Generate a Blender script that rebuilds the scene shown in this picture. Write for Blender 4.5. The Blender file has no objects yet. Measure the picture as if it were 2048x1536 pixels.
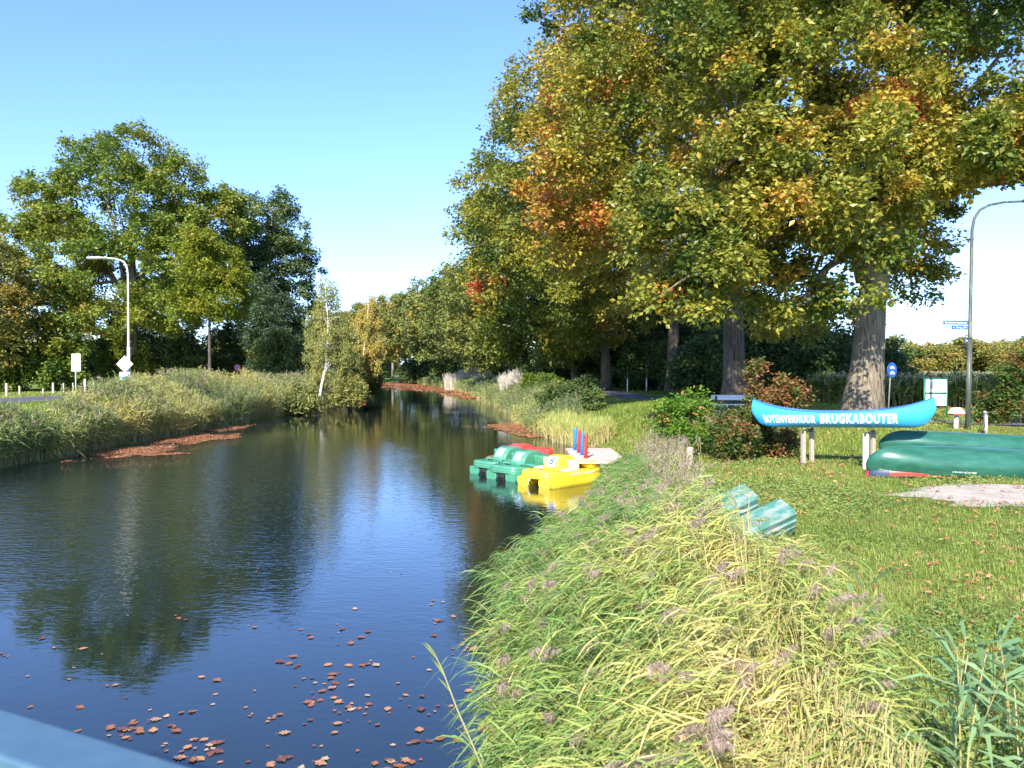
import bpy, bmesh, math, random
import numpy as np
from mathutils import Vector, Matrix, Euler
PI = math.pi
S = bpy.context.scene
COL = S.collection
# ------------------------------------------------------------------ camera, sky, sun, exposure
CAMZ = 3.6
PITCH = math.atan(26 / 1600)
cam_d = bpy.data.cameras.new("camera")
cam = bpy.data.objects.new("camera", cam_d); COL.objects.link(cam)
cam.location = (0, 0, CAMZ)
cam.rotation_euler = (math.radians(90) - PITCH, 0, 0)
cam_d.sensor_width = 36; cam_d.lens = 36 * 1600 / 2048
cam_d.clip_start = 0.1; cam_d.clip_end = 5000
cam_d.dof.use_dof = True; cam_d.dof.focus_distance = 28; cam_d.dof.aperture_fstop = 4.5
S.camera = cam
S.render.resolution_x = 1024; S.render.resolution_y = 768
SUN_EL = math.radians(34); SUN_AZ = math.radians(196)      # azimuth clockwise from +Y
w = bpy.data.worlds.new("World"); S.world = w; w.use_nodes = True
nt = w.node_tree; nt.nodes.clear()
sky = nt.nodes.new('ShaderNodeTexSky'); sky.sky_type = 'NISHITA'; sky.sun_disc = False
sky.sun_elevation = SUN_EL; sky.sun_rotation = SUN_AZ
sky.air_density = 1.0; sky.dust_density = 0.25; sky.ozone_density = 0.6; sky.altitude = 0
bg = nt.nodes.new('ShaderNodeBackground'); bg.inputs['Strength'].default_value = 0.15
wo = nt.nodes.new('ShaderNodeOutputWorld')
gm = nt.nodes.new('ShaderNodeGamma'); gm.inputs[1].default_value = 1.0
tone = nt.nodes.new('ShaderNodeMix'); tone.data_type = 'RGBA'; tone.blend_type = 'MULTIPLY'; tone.inputs[0].default_value = 1; tone.inputs[7].default_value = (.61, .79, 1.22, 1)
nt.links.new(sky.outputs[0], gm.inputs[0]); nt.links.new(gm.outputs[0], tone.inputs[6]); nt.links.new(tone.outputs[2], bg.inputs['Color']); nt.links.new(bg.outputs[0], wo.inputs['Surface'])
sd = bpy.data.lights.new("sun", 'SUN'); sd.energy = 5.0; sd.angle = math.radians(0.55); sd.color = (1, .93, .82)
sun = bpy.data.objects.new("sun", sd); COL.objects.link(sun)
tosun = Vector((math.sin(SUN_AZ) * math.cos(SUN_EL), math.cos(SUN_AZ) * math.cos(SUN_EL), math.sin(SUN_EL)))
sun.rotation_euler = tosun.to_track_quat('Z', 'Y').to_euler()
S.view_settings.view_transform = 'Standard'; S.view_settings.look = 'None'
S.view_settings.exposure = 1.05; S.view_settings.gamma = 1
S.cycles.max_bounces = 8; S.cycles.diffuse_bounces = 4; S.cycles.transmission_bounces = 4; S.cycles.glossy_bounces = 3

# ------------------------------------------------------------------ helpers
def wp(u, v, Y):
    """point of the world seen at photo position u,v (2048 px wide) at distance Y: used while surveying the place"""
    xc = (u - 1024) / 1600; yc = -(v - 768) / 1600
    c, s = math.cos(PITCH), math.sin(PITCH)
    dy = c + yc * s; dz = -s + yc * c
    t = Y / dy
    return np.array([xc * t, Y, CAMZ + dz * t])

def tag(o, label=None, cat=None, group=None, kind=None):
    if label: o['label'] = label
    if cat: o['category'] = cat
    if group: o['group'] = group
    if kind: o['kind'] = kind
    return o

def empty(name, loc, label=None, cat=None, group=None, rz=0):
    o = bpy.data.objects.new(name, None); COL.objects.link(o)
    o.location = loc; o.rotation_euler = (0, 0, rz); o.empty_display_size = .2
    return tag(o, label, cat, group)

class Acc:
    def __init__(s): s.V = []; s.F = []; s.T = []; s.M = []; s.S = []; s.n = 0
    def add(s, V, F, tint=0.5, mat=0, smooth=False):
        V = np.asarray(V, float); F = np.asarray(F, np.int64)
        if len(F) == 0: return
        s.V.append(V); s.F.append(F + s.n); s.n += len(V)
        m = len(F)
        s.T.append(np.broadcast_to(np.asarray(tint, float), (m,)).copy())
        s.M.append(np.full(m, mat, np.int32)); s.S.append(np.full(m, smooth, bool))
    def build(s, name, mats, parent=None, loc=None):
        me = bpy.data.meshes.new(name)
        V = np.concatenate(s.V)
        if loc is not None: V = V - np.asarray(loc, float)
        tot = [f.shape[1] * np.ones(len(f), np.int32) for f in s.F]
        lt = np.concatenate(tot); li = np.concatenate([f.ravel() for f in s.F]).astype(np.int32)
        me.vertices.add(len(V)); me.vertices.foreach_set('co', V.ravel())
        me.loops.add(len(li)); me.loops.foreach_set('vertex_index', li)
        ls = np.zeros(len(lt), np.int32); ls[1:] = np.cumsum(lt)[:-1]
        me.polygons.add(len(lt)); me.polygons.foreach_set('loop_start', ls)
        me.polygons.foreach_set('material_index', np.concatenate(s.M))
        me.polygons.foreach_set('use_smooth', np.concatenate(s.S))
        me.update(calc_edges=True)
        a = me.attributes.new('tint', 'FLOAT', 'FACE'); a.data.foreach_set('value', np.concatenate(s.T))
        if not isinstance(mats, (list, tuple)): mats = [mats]
        for m in mats: me.materials.append(m)
        o = bpy.data.objects.new(name, me); COL.objects.link(o)
        if parent is not None: o.parent = parent
        elif loc is not None: o.location = loc
        return o

def nrm(a): return a / np.maximum(np.linalg.norm(a, axis=-1, keepdims=True), 1e-9)

def tube(P, R, n=8, caps=True, jitter=0, rng=None):
    P = np.asarray(P, float); R = np.broadcast_to(np.asarray(R, float), (len(P),))
    T = nrm(np.gradient(P, axis=0))
    ref = np.array([0, 0, 1.]) if abs(T[0, 2]) < .9 else np.array([1., 0, 0])
    A = nrm(np.cross(T, ref)); B = np.cross(T, A)
    a = np.linspace(0, 2 * PI, n, endpoint=False)
    rr = R[:, None] * np.ones(n)
    if jitter and rng is not None: rr = rr * (1 + jitter * rng.standard_normal((1, n)) + jitter * .5 * rng.standard_normal((len(P), n)))
    V = P[:, None] + rr[..., None] * (np.cos(a)[None, :, None] * A[:, None] + np.sin(a)[None, :, None] * B[:, None])
    V = V.reshape(-1, 3)
    i = np.arange(len(P) - 1)[:, None] * n; j = np.arange(n)[None]; k = (j + 1) % n
    F = np.stack([i + j, i + k, i + n + k, i + n + j], -1).reshape(-1, 4)
    if caps:
        m = len(V); V = np.vstack([V, P[0], P[-1]])
        j = np.arange(n); k = (j + 1) % n; b = (len(P) - 1) * n
        c0 = np.stack([k, j, np.full(n, m), np.full(n, m)], -1); c1 = np.stack([b + j, b + k, np.full(n, m + 1), np.full(n, m + 1)], -1)
        return V, F, (c0[:, :3], c1[:, :3])
    return V, F, None

def add_tube(acc, P, R, n=8, tint=.5, mat=0, caps=True, jitter=0, rng=None, smooth=True):
    V, F, C = tube(P, R, n, caps, jitter, rng)
    acc.add(V, F, tint, mat, smooth)
    if C:
        base = acc.n - len(V)
        for c in C:
            acc.F.append(c + base); m = len(c)
            acc.T.append(np.full(m, float(tint) if np.ndim(tint) == 0 else .5)); acc.M.append(np.full(m, mat, np.int32)); acc.S.append(np.zeros(m, bool))

BOXF = np.array([[0, 1, 3, 2], [4, 6, 7, 5], [0, 4, 5, 1], [2, 3, 7, 6], [0, 2, 6, 4], [1, 5, 7, 3]])
def add_box(acc, c, s, rz=0, tint=.5, mat=0, M=None):
    h = np.array(s) / 2
    V = np.array([[x, y, z] for x in (-1, 1) for y in (-1, 1) for z in (-1, 1)]) * h
    if M is not None: V = V @ np.array(M.to_3x3()).T
    elif rz: cs, sn = math.cos(rz), math.sin(rz); V = V @ np.array([[cs, sn, 0], [-sn, cs, 0], [0, 0, 1]])
    acc.add(V + np.array(c), BOXF, tint, mat)

def bevel_obj(o, width=.02, seg=2):
    bm = bmesh.new(); bm.from_mesh(o.data)
    bmesh.ops.remove_doubles(bm, verts=bm.verts, dist=1e-5)
    bmesh.ops.recalc_face_normals(bm, faces=bm.faces)
    es = [e for e in bm.edges if len(e.link_faces) == 2 and e.calc_face_angle(0) > .6]
    bmesh.ops.bevel(bm, geom=es, offset=width, segments=seg, affect='EDGES', profile=.5, clamp_overlap=True)
    bm.to_mesh(o.data); bm.free(); return o

def kites(C, D, N, L, W, fold=.12):
    """leaf quads: centre base C, direction D, normal N"""
    D = nrm(D); Sd = nrm(np.cross(D, N)); Nn = np.cross(Sd, D)
    L = np.broadcast_to(np.asarray(L, float), (len(C),))[:, None]; W = np.broadcast_to(np.asarray(W, float), (len(C),))[:, None]
    a = C; b = C + D * L * .45 + Sd * W * .5 + Nn * L * fold; c = C + D * L; d = C + D * L * .45 - Sd * W * .5 + Nn * L * fold
    V = np.stack([a, b, c, d], 1).reshape(-1, 3)
    F = np.arange(len(V)).reshape(-1, 4)
    return V, F

def blades3(P, D, L, W, droop, side):
    n = len(P); D = nrm(D); L = np.asarray(L)[:, None]; W = np.asarray(W)[:, None]; dr = np.broadcast_to(np.asarray(droop, float), (n,))[:, None]
    Z_ = np.array([0, 0, 1.]); st = []
    for t, w_ in ((0, .25), (.3, .5), (.65, .42), (.97, .04)):
        c = P + D * L * (t - .10 * t * t * dr) - Z_ * L * dr * t ** 2; st += [c - side * W * w_, c + side * W * w_]
    V = np.stack(st, 1).reshape(-1, 3); i = np.arange(n)[:, None] * 8
    F = np.concatenate([i + np.array([[0, 1, 3, 2]]), i + np.array([[2, 3, 5, 4]]), i + np.array([[4, 5, 7, 6]])], 1).reshape(-1, 4)
    return V, F

def blades(P, D, L, W, droop, side=None):
    """two-quad ribbons starting at P along D, bending down by droop"""
    n = len(P); D = nrm(D); L = np.asarray(L)[:, None]; W = np.asarray(W)[:, None]; dr = np.broadcast_to(np.asarray(droop, float), (n,))[:, None]
    if side is None: side = nrm(np.cross(D, np.array([0, 0, 1.])) + 1e-6)
    m = P + D * L * .5 - np.array([0, 0, 1.]) * L * dr * .22
    t = P + D * L * .95 - np.array([0, 0, 1.]) * L * dr
    V = np.stack([P - side * W * .3, P + side * W * .3, m + side * W * .5, m - side * W * .5, t + side * W * .06, t - side * W * .06], 1).reshape(-1, 3)
    i = np.arange(n)[:, None] * 6
    F = np.concatenate([i + np.array([[0, 1, 2, 3]]), i + np.array([[3, 2, 4, 5]])], 1).reshape(-1, 4)
    return V, F

def lf(x, y, seed=0, sc=1.):
    r = np.random.default_rng(seed); o = 0; x = np.asarray(x) * sc; y = np.asarray(y) * sc
    for k in range(6):
        a = r.uniform(0, 2 * PI); f = r.uniform(.3, 1.6); p = r.uniform(0, 6.28)
        o = o + np.sin((x * math.cos(a) + y * math.sin(a)) * f + p + .8 * np.sin(.7 * f * (y * math.cos(a) - x * math.sin(a)) + p * 2))
    return o / 6 * 1.6        # about -1..1

# ------------------------------------------------------------------ materials
def mat(name, rgb=(.5, .5, .5), rough=.6, metal=0, spec=.5, noise=None, bump=None, coat=0):
    m = bpy.data.materials.new(name); m.use_nodes = True
    t = m.node_tree; b = t.nodes['Principled BSDF']
    b.inputs['Base Color'].default_value = (*rgb, 1); b.inputs['Roughness'].default_value = rough
    b.inputs['Metallic'].default_value = metal; b.inputs['Specular IOR Level'].default_value = spec
    if coat: b.inputs['Coat Weight'].default_value = coat; b.inputs['Coat Roughness'].default_value = .12
    tc = t.nodes.new('ShaderNodeTexCoord')
    if noise:                        # (scale, rgb2, lo, hi, stretchxyz)
        sc, c2, lo, hi = noise[:4]
        n = t.nodes.new('ShaderNodeTexNoise'); n.inputs['Scale'].default_value = sc; n.inputs['Detail'].default_value = 6; n.inputs['Roughness'].default_value = .62
        mp = t.nodes.new('ShaderNodeMapping'); mp.inputs['Scale'].default_value = noise[4] if len(noise) > 4 else (1, 1, 1)
        r = t.nodes.new('ShaderNodeValToRGB'); r.color_ramp.elements[0].position = lo; r.color_ramp.elements[1].position = hi
        r.color_ramp.elements[0].color = (*rgb, 1); r.color_ramp.elements[1].color = (*c2, 1)
        t.links.new(tc.outputs['Object'], mp.inputs[0]); t.links.new(mp.outputs[0], n.inputs[0]); t.links.new(n.outputs['Fac'], r.inputs[0]); t.links.new(r.outputs[0], b.inputs['Base Color'])
    if bump:                         # (scale, strength, distance, stretch)
        n = t.nodes.new('ShaderNodeTexNoise'); n.inputs['Scale'].default_value = bump[0]; n.inputs['Detail'].default_value = 5
        mp = t.nodes.new('ShaderNodeMapping'); mp.inputs['Scale'].default_value = bump[3] if len(bump) > 3 else (1, 1, 1)
        bp = t.nodes.new('ShaderNodeBump'); bp.inputs['Strength'].default_value = bump[1]; bp.inputs['Distance'].default_value = bump[2]
        t.links.new(tc.outputs['Object'], mp.inputs[0]); t.links.new(mp.outputs[0], n.inputs[0]); t.links.new(n.outputs['Fac'], bp.inputs['Height']); t.links.new(bp.outputs[0], b.inputs['Normal'])
    return m

def leafmat(name, stops, transl=.35, rough=.5, spec=.3):
    m = bpy.data.materials.new(name); m.use_nodes = True
    t = m.node_tree; b = t.nodes['Principled BSDF']; out = t.nodes['Material Output']
    at = t.nodes.new('ShaderNodeAttribute'); at.attribute_name = 'tint'
    r = t.nodes.new('ShaderNodeValToRGB'); e = r.color_ramp.elements
    e[0].position = stops[0][0]; e[0].color = (*stops[0][1], 1); e[1].position = stops[-1][0]; e[1].color = (*stops[-1][1], 1)
    for p, c in stops[1:-1]: q = e.new(p); q.color = (*c, 1)
    t.links.new(at.outputs['Fac'], r.inputs[0]); t.links.new(r.outputs[0], b.inputs['Base Color'])
    b.inputs['Roughness'].default_value = rough; b.inputs['Specular IOR Level'].default_value = spec
    tr = t.nodes.new('ShaderNodeBsdfTranslucent'); mx = t.nodes.new('ShaderNodeMixShader'); mx.inputs[0].default_value = transl
    t.links.new(r.outputs[0], tr.inputs[0]); t.links.new(b.outputs[0], mx.inputs[1]); t.links.new(tr.outputs[0], mx.inputs[2]); t.links.new(mx.outputs[0], out.inputs[0])
    return m

OAKRED = leafmat('red_oak_leaves', [(0, (.028, .075, .014)), (.3, (.11, .17, .024)), (.52, (.28, .28, .036)), (.70, (.46, .36, .045)), (.86, (.50, .20, .04)), (1, (.46, .085, .045))], .36, .40, .5)
OAKFAR = leafmat('avenue_leaves', [(0, (.07, .12, .03)), (.4, (.20, .235, .055)), (.65, (.31, .28, .06)), (.85, (.43, .28, .065)), (1, (.40, .14, .04))], .3)
OAKGRN = leafmat('green_oak_leaves', [(0, (.035, .09, .016)), (.4, (.17, .24, .03)), (.7, (.31, .32, .04)), (.9, (.38, .29, .045)), (1, (.35, .17, .03))], .33, .45, .4)
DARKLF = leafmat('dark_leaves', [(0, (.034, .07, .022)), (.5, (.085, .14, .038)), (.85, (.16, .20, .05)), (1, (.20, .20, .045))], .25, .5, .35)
BRIGHT = leafmat('bright_green_leaves', [(0, (.06, .12, .015)), (.5, (.17, .23, .02)), (.8, (.30, .30, .03)), (1, (.46, .38, .04))], .38)
BIRCH = leafmat('birch_leaves', [(0, (.15, .19, .065)), (.5, (.30, .31, .09)), (.8, (.46, .41, .10)), (1, (.50, .36, .08))], .35)
REDSHR = leafmat('red_shrub_leaves', [(0, (.045, .11, .02)), (.45, (.12, .16, .03)), (.62, (.22, .15, .045)), (.82, (.29, .12, .05)), (1, (.42, .15, .07))], .35)
REED = leafmat('reed_leaves', [(0, (.11, .24, .055)), (.3, (.25, .36, .085)), (.55, (.46, .49, .13)), (.8, (.66, .56, .18)), (1, (.68, .56, .28))], .34, .45, .35)
REEDBLUE = leafmat('bank_reed_leaves', [(0, (.07, .13, .055)), (.4, (.25, .32, .09)), (.65, (.44, .42, .12)), (1, (.66, .52, .16))], .3)
STALK = leafmat('reed_stalks', [(0, (.20, .22, .08)), (.5, (.42, .36, .16)), (1, (.60, .50, .28))], .1)
PLUME = leafmat('reed_plumes', [(0, (.22, .15, .12)), (.5, (.42, .31, .25)), (1, (.66, .55, .46))], .3, .8, .1)
PALE = leafmat('bleached_grass', [(0, (.55, .50, .40)), (1, (.82, .78, .68))], .3, .8, .1)
GRASS = leafmat('lawn_grass', [(0, (.10, .16, .035)), (.35, (.26, .34, .06)), (.65, (.42, .45, .11)), (.85, (.52, .46, .19)), (1, (.56, .45, .24))], .35, .55, .25)
LITTER = leafmat('fallen_leaves', [(0, (.18, .07, .035)), (.4, (.38, .15, .065)), (.75, (.52, .24, .11)), (1, (.62, .42, .22))], .15, .6, .3)
FLOAT_M = [mat('floating_leaf_brown', (.36, .14, .055), .45, noise=(30, (.22, .08, .035), .35, .65)), mat('floating_leaf_tan', (.50, .27, .13), .45, noise=(30, (.36, .16, .07), .35, .65)),
           mat('floating_leaf_dark', (.19, .07, .04), .4, noise=(30, (.12, .05, .03), .35, .65)), mat('floating_leaf_pale', (.52, .38, .24), .5, noise=(30, (.40, .24, .13), .35, .65))]
CORN = leafmat('corn_leaves', [(0, (.07, .13, .025)), (.5, (.17, .25, .045)), (.75, (.33, .33, .09)), (1, (.55, .42, .20))], .4)
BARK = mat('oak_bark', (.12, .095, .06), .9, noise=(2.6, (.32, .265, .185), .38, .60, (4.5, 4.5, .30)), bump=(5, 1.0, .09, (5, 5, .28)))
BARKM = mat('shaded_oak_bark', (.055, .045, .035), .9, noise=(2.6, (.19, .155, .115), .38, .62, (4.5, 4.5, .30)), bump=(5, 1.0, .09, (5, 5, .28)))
BARKD = mat('dark_bark', (.045, .038, .03), .9, noise=(3, (.13, .11, .085), .4, .7, (2, 2, .4)), bump=(8, .7, .04, (3, 3, .4)))
BARKW = mat('birch_bark', (.74, .72, .66), .7, noise=(6, (.14, .13, .12), .64, .72, (1, 1, 3)))
BARKO = mat('outdoor_grey_wood', (.30, .25, .19), .85, noise=(5, (.46, .40, .32), .3, .7, (4, 4, .4)), bump=(20, .5, .01, (4, 4, .3)))

def emptymat(name): return bpy.data.materials.new(name)

# ground material
def ground_mat():
    m = bpy.data.materials.new('earth_and_grass'); m.use_nodes = True; t = m.node_tree; b = t.nodes['Principled BSDF']
    b.inputs['Roughness'].default_value = .95; b.inputs['Specular IOR Level'].default_value = .1
    tc = t.nodes.new('ShaderNodeTexCoord')
    n = t.nodes.new('ShaderNodeTexNoise'); n.inputs['Scale'].default_value = .35; n.inputs['Detail'].default_value = 8; n.inputs['Roughness'].default_value = .7
    n2 = t.nodes.new('ShaderNodeTexNoise'); n2.inputs['Scale'].default_value = 9; n2.inputs['Detail'].default_value = 6
    r = t.nodes.new('ShaderNodeValToRGB'); e = r.color_ramp.elements
    e[0].position = .3; e[0].color = (.11, .17, .03, 1); e[1].position = .7; e[1].color = (.27, .26, .08, 1); q = e.new(.5); q.color = (.18, .24, .045, 1)
    r2 = t.nodes.new('ShaderNodeValToRGB'); e = r2.color_ramp.elements; e[0].position = .35; e[0].color = (.45, .45, .45, 1); e[1].position = .65; e[1].color = (1.25, 1.2, 1.1, 1)
    mx = t.nodes.new('ShaderNodeMix'); mx.data_type = 'RGBA'; mx.blend_type = 'MULTIPLY'; mx.inputs[0].default_value = 1
    t.links.new(tc.outputs['Object'], n.inputs[0]); t.links.new(tc.outputs['Object'], n2.inputs[0])
    t.links.new(n.outputs['Fac'], r.inputs[0]); t.links.new(n2.outputs['Fac'], r2.inputs[0])
    t.links.new(r.outputs[0], mx.inputs[6]); t.links.new(r2.outputs[0], mx.inputs[7]); t.links.new(mx.outputs[2], b.inputs['Base Color'])
    bp = t.nodes.new('ShaderNodeBump'); bp.inputs['Distance'].default_value = .08; t.links.new(n2.outputs['Fac'], bp.inputs['Height']); t.links.new(bp.outputs[0], b.inputs['Normal'])
    return m

def water_mat():
    m = bpy.data.materials.new('canal_water'); m.use_nodes = True; t = m.node_tree; b = t.nodes['Principled BSDF']; L = t.links.new
    b.inputs['Base Color'].default_value = (.010, .018, .017, 1); b.inputs['Roughness'].default_value = .015; b.inputs['IOR'].default_value = 1.55
    b.inputs['Specular IOR Level'].default_value = .8
    g = t.nodes.new('ShaderNodeNewGeometry'); sp = t.nodes.new('ShaderNodeSeparateXYZ'); L(g.outputs['Position'], sp.inputs[0])
    def noise(scale, stretch, detail=3, rot=0):
        mp = t.nodes.new('ShaderNodeMapping'); mp.inputs['Scale'].default_value = stretch; mp.inputs['Rotation'].default_value = (0, 0, rot)
        n = t.nodes.new('ShaderNodeTexNoise'); n.inputs['Scale'].default_value = scale; n.inputs['Detail'].default_value = detail; n.inputs['Roughness'].default_value = .5
        L(g.outputs['Position'], mp.inputs[0]); L(mp.outputs[0], n.inputs[0]); return n.outputs['Fac']
    def math_(op, a, c, clamp=False):
        q = t.nodes.new('ShaderNodeMath'); q.operation = op; q.use_clamp = clamp
        for i, z in enumerate((a, c)):
            if isinstance(z, (int, float)): q.inputs[i].default_value = z
            else: L(z, q.inputs[i])
        return q.outputs[0]
    def smooth(x, a, c, lo=0, hi=1):
        q = t.nodes.new('ShaderNodeMapRange'); q.interpolation_type = 'SMOOTHSTEP'
        q.inputs[1].default_value = a; q.inputs[2].default_value = c; q.inputs[3].default_value = lo; q.inputs[4].default_value = hi; L(x, q.inputs[0]); return q.outputs[0]
    big = noise(.16, (.5, 1, 1), 3)
    yy = math_('ADD', sp.outputs['Y'], math_('MULTIPLY', math_('SUBTRACT', big, .5), 14))
    near = smooth(yy, 9.5, 14.5); far = smooth(yy, 30, 52, 1, 0)
    band = math_('MULTIPLY', near, far)
    xx = smooth(math_('ADD', sp.outputs['X'], math_('MULTIPLY', sp.outputs['Y'], .06)), -9, -1, 1, .16)
    rough = math_('MULTIPLY', band, xx)
    amp = math_('ADD', math_('MULTIPLY', rough, 1.0), .07)
    patch = smooth(noise(.05, (.6, 2.2, 1), 2), .5, .62, 0, .10)
    amp = math_('ADD', amp, patch)
    h = math_('ADD', math_('MULTIPLY', noise(6.5, (.8, 1.5, 1), 2, .35), 1), math_('MULTIPLY', noise(2.2, (.6, 1.6, 1), 2, -.2), .9))
    h = math_('MULTIPLY', h, amp)
    bp = t.nodes.new('ShaderNodeBump'); bp.inputs['Strength'].default_value = 1; bp.inputs['Distance'].default_value = .015
    L(h, bp.inputs['Height']); L(bp.outputs[0], b.inputs['Normal'])
    return m

# ------------------------------------------------------------------ terrain
YR = np.array([-30, 5, 10, 14, 19, 26, 33, 38, 44, 51, 60, 74, 90, 109, 140, 169, 205, 250, 310, 400, 700.])
XRv = np.array([.2, .2, .3, 1.5, 2.3, 3.0, 3.1, 2.9, 1.6, .6, .0, -.9, -2.5, -5, -9.5, -14.5, -22, -36, -60, -100, -240.])
YL = np.array([-30, 20, 30, 38, 45, 60, 72, 84, 96, 120, 150, 186, 250, 310, 400, 700.])
XLv = np.array([-18.5, -18.8, -18.6, -18.5, -18.3, -18.6, -17.4, -17.2, -18.6, -21.5, -26, -33, -53, -80, -125, -270.])
def XR(y): return np.interp(y, YR, XRv) + .15 * np.sin(np.asarray(y) * .9) + .1 * np.sin(np.asarray(y) * 2.3 + 1)
def XL(y): return np.interp(y, YL, XLv) + .25 * np.sin(np.asarray(y) * .6) + .15 * np.sin(np.asarray(y) * 1.7 + 2)
def sst(t): t = np.clip(t, 0, 1); return t * t * (3 - 2 * t)
def gz(x, y):
    x = np.asarray(x, float); y = np.asarray(y, float)
    dr = x - XR(y); dl = XL(y) - x
    wr = np.interp(y, [10, 30, 60], [2.6, 3.2, 4])
    x0 = np.interp(y, [20, 40], [11, 4.5])
    hr = 1.07 * sst(dr / wr) ** .8 + .55 * sst((x - x0) / 4.5) * sst((y - 20) / 8) + .03 * lf(x, y, 3, .8) * sst(dr / 3)
    hl = 1.5 * sst(dl / 4.2) ** .8
    h = np.where(dr > 0, hr, np.where(dl > 0, hl, -.9 * sst(np.minimum(-dr, -dl) / 1.5) - .05))
    return h
def grid_coords(segs):
    out = []
    for a, b, st in segs: out.append(np.arange(a, b, st))
    return np.concatenate(out)
gx = grid_coords([(-900, -120, 60), (-120, -50, 5), (-50, -22, 1), (-22, -15, .35), (-15, -3, 1), (-3, 7, .3), (7, 24, .7), (24, 60, 3), (60, 140, 10), (140, 961, 60)])
gy = grid_coords([(-40, 0, 4), (0, 30, .45), (30, 60, .8), (60, 130, 2), (130, 330, 5), (330, 700, 25), (700, 2001, 130)])
X, Y = np.meshgrid(gx, gy)
Z = gz(X, Y)
a = Acc(); nx, ny = len(gx), len(gy)
ii, jj = np.meshgrid(np.arange(nx - 1), np.arange(ny - 1)); b0 = jj * nx + ii
a.add(np.stack([X, Y, Z], -1).reshape(-1, 3), np.stack([b0, b0 + 1, b0 + nx + 1, b0 + nx], -1).reshape(-1, 4), .5, 0, True)
tag(a.build('ground', ground_mat()), 'grassy banks and flat land on both sides of the canal', 'ground', kind='structure')
# water sheet follows the canal with its edges under the banks
a = Acc(); ys = np.concatenate([np.arange(-30, 130, 2.), np.arange(130, 700, 8.)]); xl = XL(ys) - .6; xr = XR(ys) + .6
V = np.stack([np.stack([xl, ys, ys * 0], -1), np.stack([xr, ys, ys * 0], -1)], 1).reshape(-1, 3)
k = np.arange(len(ys) - 1)[:, None] * 2; a.add(V, k + np.array([[0, 1, 3, 2]]))
tag(a.build('water', water_mat()), 'dark canal water mirroring the sky and trees', 'water', kind='structure')

def ribbon(name, pts, width, m, lift, label, cat, off=0, n=160, across=7, parent=None):
    pts = np.array(pts, float); s = np.r_[0, np.cumsum(np.linalg.norm(np.diff(pts, axis=0), axis=1))]
    q = np.linspace(0, s[-1], n); P = np.stack([np.interp(q, s, pts[:, 0]), np.interp(q, s, pts[:, 1])], -1)
    for _ in range(6): P[1:-1] = (P[:-2] + P[1:-1] * 2 + P[2:]) / 4
    T = nrm(np.gradient(P, axis=0)); N = np.stack([-T[:, 1], T[:, 0]], -1)
    w_ = np.linspace(-.5, .5, across) * width + off
    XY = P[:, None] + N[:, None] * w_[None, :, None]
    z = gz(XY[..., 0], XY[..., 1]) + lift
    V = np.concatenate([XY, z[..., None]], -1).reshape(-1, 3)
    ii, jj = np.meshgrid(np.arange(across - 1), np.arange(n - 1)); b = jj * across + ii
    A = Acc(); A.add(V, np.stack([b, b + 1, b + across + 1, b + across], -1).reshape(-1, 4), .5, 0, True)
    o = A.build(name, m, parent); 
    if parent is None: tag(o, label, cat, kind='structure')
    return o
ASPH = mat('asphalt', (.075, .075, .085), .85, noise=(6, (.12, .12, .13), .35, .7), bump=(60, .4, .005))
PAINT = mat('road_paint', (.72, .72, .70), .6, noise=(5, (.5, .5, .48), .5, .8))
PATHP = [(7.5, 130), (8.6, 110), (9.2, 92), (9.4, 75), (9.1, 60), (9.8, 48), (11.6, 40), (14.3, 33), (18, 29.5), (24, 28), (60, 27)]
ribbon('path', PATHP, 2.4, ASPH, .05, 'grey asphalt cycle path curving between the trees and the lawn', 'path')
ribbon('road', [(-35.5, 0), (-35.5, 60), (-35.2, 90), (-38, 130), (-46, 175), (-66, 240)], 6.6, ASPH, .05, 'asphalt road behind the reeds on the left bank', 'road')
for off in (-3.0, 3.0):
    tag(ribbon('road_marking', [(-35.5, 0), (-35.5, 60), (-35.2, 90), (-38, 130), (-46, 175), (-66, 240)], .14, PAINT, .056, 'white edge line of the road on the left bank', 'road marking', off=off, across=2), kind='structure')
# sand patch with an uneven edge
a = Acc(); n = 72; ang = np.linspace(0, 2 * PI, n, endpoint=False)
rr = 1 + .10 * np.sin(3 * ang + 1) + .08 * np.sin(7 * ang) + .05 * np.sin(13 * ang + 2) + .03 * np.sin(29 * ang)
cx, cy = 11.4, 16.2
rings = [0.001, .3, .6, .85, 1.0]
V = []
for q in rings:
    x = cx + 3.7 * q * rr * np.cos(ang); y = cy + 1.55 * q * rr * np.sin(ang) + .12 * (x - cx)
    V.append(np.stack([x, y, gz(x, y) + (.035 if q < 1 else .012)], -1))
V = np.concatenate(V)
F = np.concatenate([np.stack([i * n + np.arange(n), i * n + (np.arange(n) + 1) % n, (i + 1) * n + (np.arange(n) + 1) % n, (i + 1) * n + np.arange(n)], -1) for i in range(4)])
a.add(V, F, .5, 0, True)
SAND = mat('pale_sand', (.50, .43, .34), .95, noise=(3, (.32, .26, .19), .4, .8), bump=(25, .8, .03))
tag(a.build('sand_patch', SAND), 'bare pale sand worn into the lawn before the green canoes', 'sand', kind='structure')

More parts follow.
